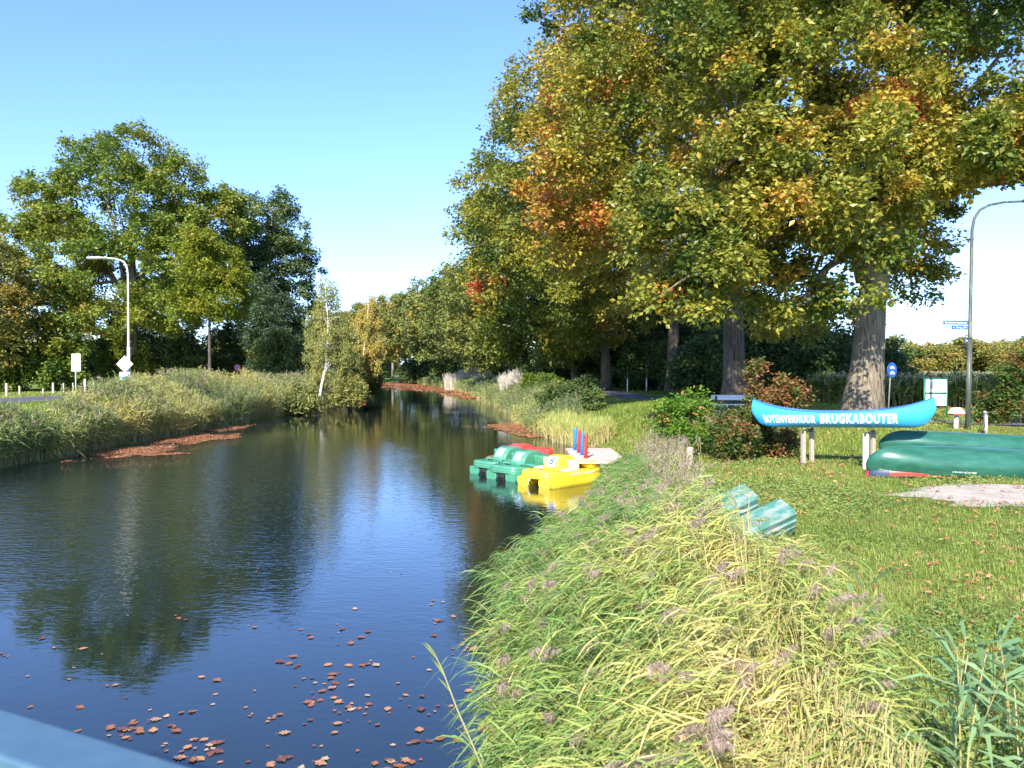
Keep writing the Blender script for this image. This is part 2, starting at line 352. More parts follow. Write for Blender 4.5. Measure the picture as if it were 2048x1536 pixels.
# ------------------------------------------------------------------ vegetation builders
def crown_mesh(rng, lobes, ncl, twigs, per, clr, leaf, tint0, tsp=.12, patch=None, flat=.6, shell=.62, droop=.35):
    lobes = np.array(lobes, float); wts = lobes[:, 3] * lobes[:, 4] * lobes[:, 5]; wts = wts ** .55; wts /= wts.sum()
    k = rng.choice(len(lobes), ncl, p=wts); d = nrm(rng.standard_normal((ncl, 3)))
    q = shell + (1 - shell) * rng.random(ncl) ** .7
    q *= 1 + .14 * rng.standard_normal(ncl)
    C = lobes[k, :3] + d * lobes[k, 3:6] * q[:, None]
    ct = tint0 + tsp * .8 * rng.standard_normal(ncl)
    if patch is not None: ct = ct + patch(C)
    cr = clr * rng.uniform(.55, 1.3, ncl)
    # twigs
    K = np.repeat(np.arange(ncl), twigs); n = len(K)
    dd = nrm(rng.standard_normal((n, 3)) + np.array([0, 0, .35]) + d[K] * .5)
    rad = rng.random(n) ** .45
    Tt = C[K] + dd * cr[K][:, None] * rad[:, None] * np.array([1, 1, flat])
    # leaves
    K2 = np.repeat(np.arange(n), per); m = len(K2)
    az = rng.uniform(0, 2 * PI, m)
    out = dd[K2] * .6 + np.stack([np.cos(az), np.sin(az), -droop + .5 * rng.standard_normal(m)], -1)
    L = leaf * rng.uniform(.65, 1.25, m)
    P = Tt[K2] + rng.standard_normal((m, 3)) * leaf * .55
    N = nrm(np.array([0, 0, 1.]) + .75 * rng.standard_normal((m, 3)) + .4 * dd[K2])
    V, F = kites(P, out, N, L, L * .62, .10)
    t = np.clip(ct[K[K2]] + tsp * .55 * rng.standard_normal(m), 0, 1)
    return C, V, F, t

def trunk_mesh(rng, acc, base, top, r0, lean=(0, 0), flare=1.45, n=14, steps=12, jit=.05):
    base = np.array(base, float); H = top - base[2]
    t = np.linspace(0, 1, steps); P = base + np.stack([lean[0] * t + .12 * np.sin(t * 5 + rng.uniform(0, 6)) * r0, lean[1] * t + .12 * np.sin(t * 4) * r0, H * t], -1)
    P[0, 2] -= .4
    R = r0 * (1 - .55 * t) ; R = R * (1 + (flare - 1) * np.exp(-t * H / (r0 * 1.5)))
    add_tube(acc, P, R, n, jitter=jit, rng=rng)
    return P, R

def limb(acc, rng, p0, p1, r0, r1=.02, n=6, steps=7, sag=.12):
    p0 = np.array(p0); p1 = np.array(p1); t = np.linspace(0, 1, steps)[:, None]; L = np.linalg.norm(p1 - p0)
    mid = np.array([0, 0, 1.]) * sag * L
    P = p0 + (p1 - p0) * t + mid * np.sin(t * PI) + rng.standard_normal((steps, 3)) * L * .02 * np.sin(t * PI)
    add_tube(acc, P, np.linspace(r0, r1, steps), n, caps=False)
    return P

def tree(name, base, lobes, label, cat='tree', group=None, leafm=OAKGRN, bark=BARK, r0=.5, seed=1, ncl=150, twigs=30, per=6, clr=1.3, leaf=.2, tint=.4, tsp=.12,
         patch=None, lean=(0, 0), trunk_top=None, nlimb=26, shell=.62, flat=.6, crotch=.45, extra_limbs=(), flare=1.45, droop=.35):
    rng = np.random.default_rng(seed)
    lobes = np.array(lobes, float)
    zt = trunk_top if trunk_top else (lobes[:, 2].max() + base[2]) / 2 + 1
    root = empty(name, tuple(base), label, cat, group)
    A = Acc(); P, R = trunk_mesh(rng, A, base, zt, r0, lean, flare)
    C, V, F, t = crown_mesh(rng, lobes, ncl, twigs, per, clr, leaf, tint, tsp, patch, flat, shell, droop)
    L_ = list(range(len(lobes)))
    mids = []
    for i in L_:
        k = int(np.clip(len(P) * rng.uniform(crotch, .95), 2, len(P) - 1))
        q = limb(A, rng, P[k], lobes[i, :3] + rng.standard_normal(3) * .3, R[k] * .55, R[k] * .16, 8, 8, .10); mids.append(q)
    allm = np.concatenate(mids + [P[int(len(P) * crotch):]])
    for i in rng.choice(len(C), min(nlimb, len(C)), replace=False):
        j = np.argmin(np.linalg.norm(allm - C[i], axis=1) + rng.random(len(allm)) * 1.5)
        limb(A, rng, allm[j], C[i], max(r0 * .09, .02), .012, 5, 5, .06)
    for p0, pts, rr in extra_limbs:
        add_tube(A, np.array(pts), rr, 9, jitter=.05, rng=rng)
    A.build('trunk', bark, root, base)
    A = Acc(); A.add(V, F, t); A.build('crown', leafm, root, base)
    return root

def copy_tree(root, loc, rz=0, sc=1, label=None, group=None):
    r = root.copy(); COL.objects.link(r); r.location = loc; r.rotation_euler = (0, 0, rz)
    r.scale = (sc, sc, sc) if np.ndim(sc) == 0 else tuple(sc)
    if label: r['label'] = label
    if group: r['group'] = group
    for ch in root.children:
        c = ch.copy(); COL.objects.link(c); c.parent = r
        for g in ch.children: h = g.copy(); COL.objects.link(h); h.parent = c
    return r

def lob(spec, Yd=None):
    """(u, v, Y, ru_px, rv_px, depth_m) rows -> metre lobes"""
    out = []
    for u, v, Yd, ru, rv, dep in spec:
        p = wp(u, v, Yd); s = Yd / 1600; out.append([p[0], p[1], p[2], ru * s, dep, rv * s])
    return out

def reeds(name, rng, xy, H, label, leafm=REED, leaves=8, LL=(.32, .52), LW=.024, az=PI, azs=.6, plume=.35, pn=40, plen=.26, tint=lambda x, y, r: .4, lean=(-.25, 0), leansd=.12,
          stalkw=.006, loft=.3, psize=.10, pw=.010, cat='reeds', up=0.25, kind='stuff', hmin=.35, pdir=(.5, -.2), group=None, plumem=None, droop=.45, seg=2, dry=.35, hvar=.10):
    n = len(xy); x, y = xy[:, 0], xy[:, 1]; z = np.maximum(gz(x, y), -.05)
    B = np.stack([x, y, z], -1); H = np.broadcast_to(H, (n,)) * rng.uniform(.78, 1.12, n) * (1 + hvar * lf(x, y, 71, 1.1))
    ln = np.array(lean) + rng.standard_normal((n, 2)) * leansd
    def at(i, t):  # curved stem
        return B[i] + np.stack([ln[i, 0] * t ** 1.8 * H[i], ln[i, 1] * t ** 1.8 * H[i], H[i] * (t - .12 * t ** 3 * np.hypot(ln[i, 0], ln[i, 1]) * 2)], -1)
    A = Acc(); idx = np.arange(n); tb = np.clip(tint(x, y, rng) + .10 * rng.standard_normal(n), 0, 1)
    # stalks: two crossed thin ribbons with 3 segments
    ts = [0, .35, .7, 1.0]; pts = [at(idx, np.full(n, q)) for q in ts]
    for sd in (np.array([1, 0, 0.]), np.array([0, 1, 0.])):
        Vs = np.stack([p + s * sd * stalkw * (1 - .5 * q) for p, q in zip(pts, ts) for s in (-1, 1)], 1).reshape(-1, 3)
        i8 = idx[:, None] * 8
        Fs = np.concatenate([i8 + np.array([[0, 1, 3, 2]]), i8 + np.array([[2, 3, 5, 4]]), i8 + np.array([[4, 5, 7, 6]])], 1).reshape(-1, 4)
        A.add(Vs, Fs, np.repeat(np.clip(.3 + .6 * rng.random(n), 0, 1), 3), 1)
    K = np.repeat(idx, leaves); m = len(K)
    t = hmin + (1 - hmin) * rng.random(m) ** .8
    P = at(K, t)
    a_ = az + azs * rng.standard_normal(m); el = up + loft * rng.standard_normal(m)
    D = np.stack([np.cos(a_) * np.cos(el), np.sin(a_) * np.cos(el), np.sin(el)], -1)
    L = rng.uniform(*LL, m) * (1.1 - .4 * t)
    sd = nrm(np.cross(D, np.array([0, 0, 1.])) + .55 * rng.standard_normal((m, 3)))
    V, F = (blades3 if seg == 3 else blades)(P, D, L, np.full(m, LW) * rng.uniform(.7, 1.2, m), np.clip(droop + .2 * rng.standard_normal(m), 0, 1), sd)
    A.add(V, F, np.repeat(np.clip(tb[K] + .09 * rng.standard_normal(m) + dry * (.45 - t), 0, 1), seg), 0)
    if plume > 0:
        sel = idx[rng.random(n) < plume]; K = np.repeat(sel, pn); m = len(K)
        t = rng.random(m)
        base = at(K, np.full(m, .97)); pdx = np.array(pdir)[None] + .5 * np.stack([np.sin(K * 12.9), np.cos(K * 7.7)], -1) * .6
        ax = nrm(np.concatenate([pdx, np.full((m, 1), .55)], 1))
        P = base + ax * (t * plen * (.75 + .5 * np.abs(np.sin(K * 3.3))))[:, None] - np.array([0, 0, 1.]) * (t ** 2 * plen * .35)[:, None]
        D = nrm(ax * .5 + rng.standard_normal((m, 3)) * .8 + np.array([pdir[0] * .8, pdir[1] * .8, -.5]))
        L = psize * (1.15 - .7 * t) * rng.uniform(.5, 1.1, m)
        V, F = blades(P, D, L, np.full(m, pw), .5, nrm(rng.standard_normal((m, 3))))
        A.add(V, F, np.repeat(np.clip(.45 + .25 * rng.standard_normal(m), 0, 1), 2), 2)
    return tag(A.build(name, [leafm, STALK, plumem or PLUME]), label, cat, group, kind)

def bush(name, seed, base, lobes, label, leafm, ncl=60, twigs=22, per=5, clr=.35, leaf=.09, tint=.4, tsp=.2, cat='shrub', group=None, stems=9, bark=BARKD, flat=.8, shell=.3, patch=None, droop=.1):
    rng = np.random.default_rng(seed); root = empty(name, tuple(base), label, cat, group)
    C, V, F, t = crown_mesh(rng, lobes, ncl, twigs, per, clr, leaf, tint, tsp, patch, flat, shell, droop)
    A = Acc(); A.add(V, F, t); A.build('foliage', leafm, root, base)
    A = Acc()
    for i in rng.choice(len(C), min(stems, len(C)), replace=False):
        p0 = np.array(base) + np.array([rng.uniform(-.2, .2), rng.uniform(-.2, .2), -.1]); limb(A, rng, p0, C[i], .02 + leaf * .12, .006, 5, 6, .0)
    A.build('stems', bark, root, base)
    return root
# ------------------------------------------------------------------ oak row on the right bank
def redpatch(pts, amp=.45, r=2.2, lfamp=.13, seed=5, sc=.42, hgrad=0, z0=12):
    pts = np.array(pts) if len(pts) else np.zeros((0, 3))
    def f(C):
        o = lfamp * lf(C[:, 0] + C[:, 2] * .7, C[:, 1] - C[:, 2] * .6, seed, sc)
        for p in pts: o = o + amp * np.exp(-(np.linalg.norm(C - p, axis=1) / r) ** 2)
        return o + hgrad * (C[:, 2] - z0)
    return f
bA = np.array([14.75, 34, float(gz(14.75, 34))]); bA[2] -= .05
tree('oak_tree', bA, lob([(1760, 60, 34, 300, 150, 7), (2000, 100, 33, 200, 160, 6), (1560, 160, 31, 220, 140, 5.5), (1660, -90, 34, 330, 120, 6.5), (1960, -90, 34, 290, 120, 6.5), (1420, 370, 29, 150, 95, 3.6),
     (1345, 470, 28, 85, 75, 2.4), (1400, 560, 27.5, 105, 65, 2.2), (1560, 430, 28.5, 150, 90, 3.4), (1640, 320, 30, 180, 100, 4.5), (1665, 520, 28.5, 100, 95, 2.2), (1745, 400, 29.5, 120, 90, 2.5), (1880, 330, 30.5, 130, 55, 3), (1480, 480, 28.5, 110, 80, 3), (1600, 600, 29, 80, 55, 2.0), (1590, 620, 40, 110, 55, 3),
     (1825, 430, 39, 55, 90, 3), (1845, 520, 39.5, 42, 60, 2.2), (1815, 570, 40, 36, 40, 2), (1900, 250, 31, 190, 80, 4.5), (2080, 270, 31, 130, 80, 4.5), (1500, 20, 32, 200, 110, 5)]),
     'huge oak with green and yellow leaves, thick sunlit trunk behind the blue canoe', leafm=OAKRED, r0=.70, seed=11, ncl=700, twigs=42, per=8, clr=1.08, leaf=.225, tint=.51, tsp=.15,
     patch=redpatch([wp(1790, 250, 30), wp(1740, 230, 29), wp(1350, 600, 27), wp(1290, 620, 30)], .32, 1.3), lean=(1.6, .5), trunk_top=15, nlimb=70, crotch=.5, flare=1.5,
     extra_limbs=[(0, [wp(1765, 510, 34.3), wp(1790, 440, 34), wp(1850, 396, 33.4), wp(1950, 365, 33), wp(2080, 352, 32.5), wp(2250, 330, 32)], [.55, .42, .33, .27, .22, .15]),
                  (0, [wp(1740, 560, 34.3), wp(1700, 400, 34), wp(1640, 220, 34), wp(1580, 60, 34), wp(1540, -80, 34)], [.6, .42, .36, .25, .12]),
                  (0, [wp(1750, 480, 34.3), wp(1780, 300, 34.5), wp(1800, 100, 35), wp(1820, -100, 35)], [.5, .38, .3, .15])])
bB = np.array([13.3, 48, float(gz(13.3, 48)) - .05])
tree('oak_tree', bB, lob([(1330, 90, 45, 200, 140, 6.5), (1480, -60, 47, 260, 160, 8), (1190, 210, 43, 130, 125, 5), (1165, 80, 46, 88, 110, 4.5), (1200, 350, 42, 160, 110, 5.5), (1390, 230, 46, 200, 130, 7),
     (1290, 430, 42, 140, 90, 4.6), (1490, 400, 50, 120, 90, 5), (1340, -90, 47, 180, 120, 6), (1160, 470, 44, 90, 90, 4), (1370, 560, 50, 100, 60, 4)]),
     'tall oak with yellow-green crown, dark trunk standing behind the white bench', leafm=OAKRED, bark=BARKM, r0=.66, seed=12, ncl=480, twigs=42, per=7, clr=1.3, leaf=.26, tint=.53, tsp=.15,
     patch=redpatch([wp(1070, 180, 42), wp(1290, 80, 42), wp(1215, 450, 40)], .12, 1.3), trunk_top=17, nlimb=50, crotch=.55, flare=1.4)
bC = np.array([14.1, 70, float(gz(14.1, 70)) - .05])
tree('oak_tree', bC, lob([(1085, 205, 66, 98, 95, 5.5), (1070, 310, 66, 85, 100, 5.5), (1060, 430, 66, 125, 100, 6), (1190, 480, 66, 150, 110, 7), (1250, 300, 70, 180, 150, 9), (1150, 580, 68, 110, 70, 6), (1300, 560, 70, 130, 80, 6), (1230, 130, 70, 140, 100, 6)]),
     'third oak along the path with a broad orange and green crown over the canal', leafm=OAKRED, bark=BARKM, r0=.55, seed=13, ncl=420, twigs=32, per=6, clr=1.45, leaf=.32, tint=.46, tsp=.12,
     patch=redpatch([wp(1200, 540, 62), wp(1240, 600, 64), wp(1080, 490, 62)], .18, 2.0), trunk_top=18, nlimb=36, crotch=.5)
bD = np.array([10.25, 86, float(gz(10.25, 86)) - .05])
tree('oak_tree', bD, lob([(985, 400, 82, 62, 75, 5), (960, 440, 82, 40, 40, 3.5), (1020, 500, 82, 85, 80, 6), (1090, 560, 80, 110, 90, 6), (1190, 640, 80, 90, 60, 5), (1130, 680, 80, 50, 45, 4), (1110, 420, 84, 110, 110, 7), (1240, 560, 86, 100, 90, 6)]),
     'fourth oak along the path with a leaning pale trunk lit at its foot', leafm=OAKRED, r0=.55, seed=14, ncl=400, twigs=24, per=6, clr=1.6, leaf=.38, tint=.42, tsp=.12,
     patch=redpatch([wp(960, 560, 78), wp(1170, 620, 78), wp(1000, 490, 78)], .28, 2.6), lean=(-.8, 0), trunk_top=17, nlimb=30)
bE = np.array([8.0, 101, float(gz(8.0, 101)) - .05])
tree('oak_tree', bE, lob([(990, 560, 98, 55, 50, 5), (1050, 590, 96, 85, 90, 6), (1020, 660, 96, 60, 55, 5), (1130, 640, 98, 80, 80, 6), (960, 540, 99, 35, 40, 4), (1150, 690, 95, 55, 40, 4)]),
     'oak with a flaming orange-red patch of leaves beside the canal', leafm=OAKRED, r0=.5, seed=15, ncl=300, twigs=24, per=6, clr=1.6, leaf=.42, tint=.42, tsp=.12,
     patch=redpatch([wp(982, 572, 94), wp(975, 560, 94)], .42, 2.6), trunk_top=15, nlimb=24)
bF = np.array([4.0, 119, float(gz(4.0, 119)) - .05])
tree('oak_tree', bF, lob([(935, 590, 114, 55, 60, 6), (1000, 640, 112, 70, 70, 6), (940, 670, 112, 50, 50, 5), (1070, 640, 116, 70, 80, 6), (985, 700, 112, 50, 30, 5)]),
     'dull olive green oak standing behind the bleached grass clumps', leafm=OAKFAR, r0=.5, seed=16, ncl=210, twigs=22, per=6, clr=1.7, leaf=.46, tint=.42, tsp=.14, trunk_top=14, nlimb=20)
# avenue further along the bend: every tree with its own crown, skyline as surveyed
FAR = [(-1.5, 136, 905, 522, 60, .34, .4), (-6, 152, 880, 548, 56, .42, .42), (-10, 168, 850, 566, 48, .50, .4), (-15, 186, 835, 572, 46, .46, .38), (-21, 206, 800, 582, 44, .52, .4), (-28, 226, 775, 592, 42, .62, .4),
       (-36, 248, 745, 602, 40, .44, .36), (-44, 275, 715, 610, 36, .55, .38), (-55, 305, 690, 618, 34, .40, .36)]
flab = ['rounded olive oak in the avenue, tallest beside the nearer oaks', 'green oak of the avenue next after the tallest olive one', 'bright green oak with a pale bare trunk by the water bend', 'brownish green oak midway along the far avenue',
        'oak with golden lower branches midway down the far avenue', 'oak with a yellow top in the far avenue', 'dark olive oak above the bend of the canal', 'reddish brown oak near the far end of the avenue', 'last small green oak at the left end of the avenue']
for i, ((x, y, u, v, rp, tn, q), lb) in enumerate(zip(FAR, flab)):
    top = wp(u, v, y)[2]; rg = np.random.default_rng(100 + i); cx_ = wp(u, v, y)[0] + 2.0; r = rp * y / 1600 * 1.15
    L_ = [[cx_, y, top * .66, r, r * 1.05, top * .33]]
    for k in range(8):
        an = rg.uniform(0, 2 * PI); hh = rg.uniform(.40, .84); L_.append([cx_ + r * .75 * math.cos(an), y + r * .8 * math.sin(an), top * hh, r * .5, r * .5, top * .15])
    tree('oak_tree', np.array([x + 3, y, float(gz(x + 3, y)) - .05]), L_, lb, group='oaks of the far avenue', leafm=OAKFAR, r0=.45, seed=100 + i, ncl=190, twigs=22, per=5, clr=r * .19, leaf=.40 + y * .0011, tint=tn - .06, tsp=.13, nlimb=14, trunk_top=top * .55, lean=(0, 0), shell=.75)

# dark woodland edge behind the oak row
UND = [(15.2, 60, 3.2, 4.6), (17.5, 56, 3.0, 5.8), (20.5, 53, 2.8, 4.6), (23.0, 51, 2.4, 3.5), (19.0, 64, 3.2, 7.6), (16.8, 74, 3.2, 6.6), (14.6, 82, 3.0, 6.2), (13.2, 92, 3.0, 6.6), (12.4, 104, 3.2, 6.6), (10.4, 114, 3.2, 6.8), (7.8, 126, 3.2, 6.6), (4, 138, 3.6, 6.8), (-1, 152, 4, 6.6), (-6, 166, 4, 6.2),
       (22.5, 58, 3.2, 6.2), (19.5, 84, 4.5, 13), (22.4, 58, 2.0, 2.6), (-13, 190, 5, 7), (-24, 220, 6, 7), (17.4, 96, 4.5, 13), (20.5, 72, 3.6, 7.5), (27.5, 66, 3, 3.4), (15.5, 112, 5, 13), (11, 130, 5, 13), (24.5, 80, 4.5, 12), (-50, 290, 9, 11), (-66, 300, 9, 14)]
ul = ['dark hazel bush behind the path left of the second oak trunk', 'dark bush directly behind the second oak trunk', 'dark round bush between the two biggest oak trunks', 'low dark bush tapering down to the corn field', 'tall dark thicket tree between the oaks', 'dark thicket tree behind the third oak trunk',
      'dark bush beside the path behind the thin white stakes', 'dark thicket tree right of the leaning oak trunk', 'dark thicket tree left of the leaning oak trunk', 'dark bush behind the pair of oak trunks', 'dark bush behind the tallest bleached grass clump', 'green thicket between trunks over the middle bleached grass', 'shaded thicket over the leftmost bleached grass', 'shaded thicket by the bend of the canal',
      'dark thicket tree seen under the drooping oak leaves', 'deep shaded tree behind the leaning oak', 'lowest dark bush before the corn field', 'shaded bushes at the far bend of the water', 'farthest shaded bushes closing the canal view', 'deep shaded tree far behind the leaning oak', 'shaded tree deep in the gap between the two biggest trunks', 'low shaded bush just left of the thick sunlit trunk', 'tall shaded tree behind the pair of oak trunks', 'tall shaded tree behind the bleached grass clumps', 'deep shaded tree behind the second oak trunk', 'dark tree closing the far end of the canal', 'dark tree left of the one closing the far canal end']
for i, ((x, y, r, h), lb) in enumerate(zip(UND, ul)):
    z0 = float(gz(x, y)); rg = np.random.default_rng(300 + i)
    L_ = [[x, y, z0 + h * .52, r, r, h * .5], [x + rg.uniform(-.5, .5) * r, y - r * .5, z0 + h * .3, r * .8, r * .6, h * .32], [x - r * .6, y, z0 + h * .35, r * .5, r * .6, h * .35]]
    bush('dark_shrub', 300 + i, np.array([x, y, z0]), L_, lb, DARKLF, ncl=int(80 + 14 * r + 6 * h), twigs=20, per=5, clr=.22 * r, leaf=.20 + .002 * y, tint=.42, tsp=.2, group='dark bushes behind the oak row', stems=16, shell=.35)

# ------------------------------------------------------------------ left bank trees
b = np.array([-40.8, 86, float(gz(-40.8, 86))])
tree('oak_tree', b, lob([(285, 320, 85, 62, 55, 5), (172, 305, 85, 38, 42, 3.5), (375, 330, 84, 18, 36, 2.5), (105, 395, 84, 55, 55, 5), (240, 420, 84, 150, 90, 9), (110, 510, 84, 85, 85, 7), (370, 430, 86, 90, 65, 7), (250, 560, 82, 160, 80, 9), (100, 610, 84, 75, 55, 6),
     (440, 440, 88, 60, 60, 5), (350, 520, 84, 90, 70, 6), (200, 640, 82, 90, 45, 6), (330, 620, 82, 70, 45, 5), (60, 470, 85, 45, 55, 4)]),
     'broad tall green oak towering over the left road behind the street lamp', leafm=OAKGRN, r0=.62, seed=21, ncl=640, twigs=32, per=6, clr=1.25, leaf=.34, tint=.51, tsp=.14, trunk_top=20, nlimb=60, patch=redpatch([], lfamp=.12, seed=9, sc=.25), crotch=.35)
b = np.array([-27.2, 72, float(gz(-27.2, 72))])
tree('maple_tree', b, lob([(430, 540, 72, 60, 50, 3), (445, 600, 72, 55, 45, 3), (385, 610, 72, 40, 35, 2.2), (400, 500, 72, 40, 40, 2.5), (470, 560, 72, 30, 45, 2)]),
     'slender tree with bright yellow-green leaves and a thin dark trunk', leafm=BRIGHT, bark=BARKD, r0=.16, seed=22, ncl=190, twigs=22, per=6, clr=.8, leaf=.26, tint=.60, tsp=.14, trunk_top=12, nlimb=20)
b = np.array([-30.3, 98, float(gz(-30.3, 98))])
tree('oak_tree', b, lob([(530, 425, 98, 55, 55, 5), (575, 450, 98, 40, 55, 4), (500, 480, 98, 45, 50, 4), (590, 520, 98, 36, 40, 4), (550, 540, 98, 80, 80, 6), (590, 610, 98, 50, 70, 5), (500, 610, 98, 70, 80, 5), (480, 520, 97, 60, 60, 5)]),
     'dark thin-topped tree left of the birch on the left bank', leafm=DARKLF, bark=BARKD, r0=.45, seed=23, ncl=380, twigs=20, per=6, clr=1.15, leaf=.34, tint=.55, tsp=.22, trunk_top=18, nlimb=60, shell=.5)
b = np.array([-27.5, 88, float(gz(-27.5, 88))])
bush('willow_bush', 24, b, lob([(530, 620, 88, 42, 70, 3), (545, 690, 88, 55, 50, 3), (500, 650, 88, 30, 50, 2.5)]), 'grey-green willow bush rising before the dark tree', leafmat('grey_willow_leaves', [(0, (.045, .085, .04)), (1, (.13, .19, .085))], .3), ncl=150, twigs=22, per=6, clr=.8, leaf=.26, tint=.5)
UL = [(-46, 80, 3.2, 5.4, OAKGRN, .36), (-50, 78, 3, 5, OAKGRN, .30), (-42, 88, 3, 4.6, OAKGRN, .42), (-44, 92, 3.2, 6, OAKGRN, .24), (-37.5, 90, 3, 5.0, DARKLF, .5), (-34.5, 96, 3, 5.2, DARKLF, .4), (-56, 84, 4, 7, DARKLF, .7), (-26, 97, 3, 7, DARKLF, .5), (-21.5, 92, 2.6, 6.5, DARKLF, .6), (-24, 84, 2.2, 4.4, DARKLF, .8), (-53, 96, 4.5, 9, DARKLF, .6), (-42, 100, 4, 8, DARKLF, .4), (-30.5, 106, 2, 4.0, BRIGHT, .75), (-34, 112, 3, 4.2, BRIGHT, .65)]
ull = ['leafy green bush behind the white road sign', 'leafy green bush left of the white road sign', 'green bush between the road sign and the street lamp', 'shaded green bush behind the street lamp', 'dark bush just right of the left oak trunk', 'dark bush in the shade of the left oak', 'dark bush at the left edge below the brown tree', 'dark tall bush behind the birch', 'dark bush right behind the birch at the water', 'mixed green bush in the reeds left of the birch',
       'shaded tree filling the gap under the left oak', 'shaded tree behind the left oak trunk', 'sunny yellow bush seen behind the slender tree', 'second yellow bush in the gap left of the slender trunk']
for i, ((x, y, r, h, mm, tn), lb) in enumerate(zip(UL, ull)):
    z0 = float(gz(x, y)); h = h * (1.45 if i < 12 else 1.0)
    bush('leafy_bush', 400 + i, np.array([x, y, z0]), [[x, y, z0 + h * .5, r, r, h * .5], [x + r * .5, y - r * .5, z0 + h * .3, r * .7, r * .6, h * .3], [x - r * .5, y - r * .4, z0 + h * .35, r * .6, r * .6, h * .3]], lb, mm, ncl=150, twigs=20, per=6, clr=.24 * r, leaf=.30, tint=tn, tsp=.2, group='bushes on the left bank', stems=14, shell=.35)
b = np.array([-50.5, 76, 1.5])
tree('brown_tree', b, lob([(-10, 560, 76, 50, 60, 4), (5, 620, 76, 50, 60, 4), (-40, 520, 76, 50, 60, 4), (10, 690, 76, 40, 50, 3)]), 'olive-brown tree cut by the left edge of the view', leafm=OAKFAR, r0=.3, seed=26, ncl=180, twigs=20, per=6, clr=1.1, leaf=.3, tint=.62, tsp=.1, trunk_top=11)
# birches
def birch(base, pts, lobes, label, seed, leaf=.14, tint=.5, r0=.15):
    rng = np.random.default_rng(seed); root = empty('birch_tree', tuple(base), label, 'birch tree')
    A = Acc(); P = np.array(pts); add_tube(A, P, np.linspace(r0, .02, len(P)), 9)
    lobes = np.array(lobes); C, V, F, t = crown_mesh(rng, lobes + np.array([0, .8, 0, 0, 0, 0]), 170, 26, 6, .5, leaf, tint, .16, None, 2.4, .35, 1.8)
    for i in range(44):
        c = C[rng.integers(len(C))]; j = np.argmin(np.linalg.norm(P[2:] - c, axis=1)) + 2
        limb(A, rng, P[j] - [0, 0, .5], c, .03, .006, 5, 6, .25)
    A.build('trunk', BARKW, root, base); A = Acc(); A.add(V, F, t); A.build('crown', BIRCH, root, base)
    return root
p = wp(633, 815, 69); bz = np.array([p[0], 69, float(gz(p[0], 69)) - .1])
birch(bz, [bz, wp(642, 775, 69), wp(652, 730, 69), wp(655, 690, 69), wp(656, 640, 69), wp(652, 600, 69), wp(650, 565, 69)],
      lob([(650, 600, 69, 20, 38, 1.2), (655, 640, 69, 36, 42, 2), (640, 680, 69, 40, 45, 2.2), (672, 700, 69, 38, 50, 2.2), (632, 740, 69, 34, 45, 2), (660, 760, 69, 45, 40, 2)]), 'drooping golden-green birch with white leaning trunk at the water edge', 31)
p = wp(718, 788, 100); bz = np.array([p[0] - .6, 100, float(gz(p[0] - .6, 100))])
birch(bz, [bz, wp(722, 760, 100), wp(726, 720, 100), wp(730, 680, 100), wp(734, 640, 100), wp(738, 600, 100)],
      lob([(736, 640, 100, 20, 40, 1.6), (730, 690, 100, 28, 50, 2.4), (745, 720, 100, 26, 45, 2.4), (725, 740, 100, 20, 35, 2)]), 'smaller golden-brown birch behind the drooping one', 32, .2, .82)
for i, (u, v, Yd, ru, rv, dp, mm, tn, lb) in enumerate([(700, 780, 71, 24, 28, 1.6, BIRCH, .55, 'low olive willow bush under the drooping birch'), (600, 800, 66, 30, 22, 1.6, BIRCH, .30, 'green bush at the foot of the white birch trunk'), (735, 765, 104, 26, 22, 2.5, DARKLF, .7, 'dark bush hanging over the water beside the far birch'), (700, 735, 96, 22, 50, 2.5, DARKLF, .8, 'green bush between the two birches')]):
    q = wp(u, v, Yd); zb = float(gz(q[0], Yd)); L_ = lob([(u, v, Yd, ru, rv, dp), (u - ru * .5, v + rv * .4, Yd - 1, ru * .6, rv * .6, dp * .6), (u + ru * .5, v + rv * .4, Yd - 1, ru * .6, rv * .6, dp * .6)])
    bush('waterside_bush', 430 + i, np.array([q[0], Yd, max(zb, 0)]), L_, lb, mm, ncl=110, twigs=24, per=6, clr=.5, leaf=.16 + .001 * Yd, tint=tn, tsp=.15, stems=14)
# left bank beyond the birches
for i, (x, y, h, r, tn, lb) in enumerate([(-27, 128, 13, 5, .6, 'golden brown tree on the far left bank'), (-33, 150, 14, 5.5, .5, 'reddish green tree at the far end of the left bank'), (-40, 175, 16, 6, .35, 'green tree at the far end of the left bank'), (-51, 205, 17, 6.5, .45, 'olive tree farthest along the left bank')]):
    z0 = float(gz(x, y)); tree('bank_tree', np.array([x, y, z0]), [[x, y, h * .55, r, r, h * .42], [x + r * .5, y - r * .4, h * .3, r * .6, r * .6, h * .25], [x - r * .4, y - r * .5, h * .45, r * .6, r * .6, h * .3]], lb, leafm=OAKFAR, r0=.25, seed=440 + i, ncl=150, twigs=20, per=5, clr=r * .25, leaf=.5, tint=tn, tsp=.14, nlimb=10, group='trees along the far left bank')

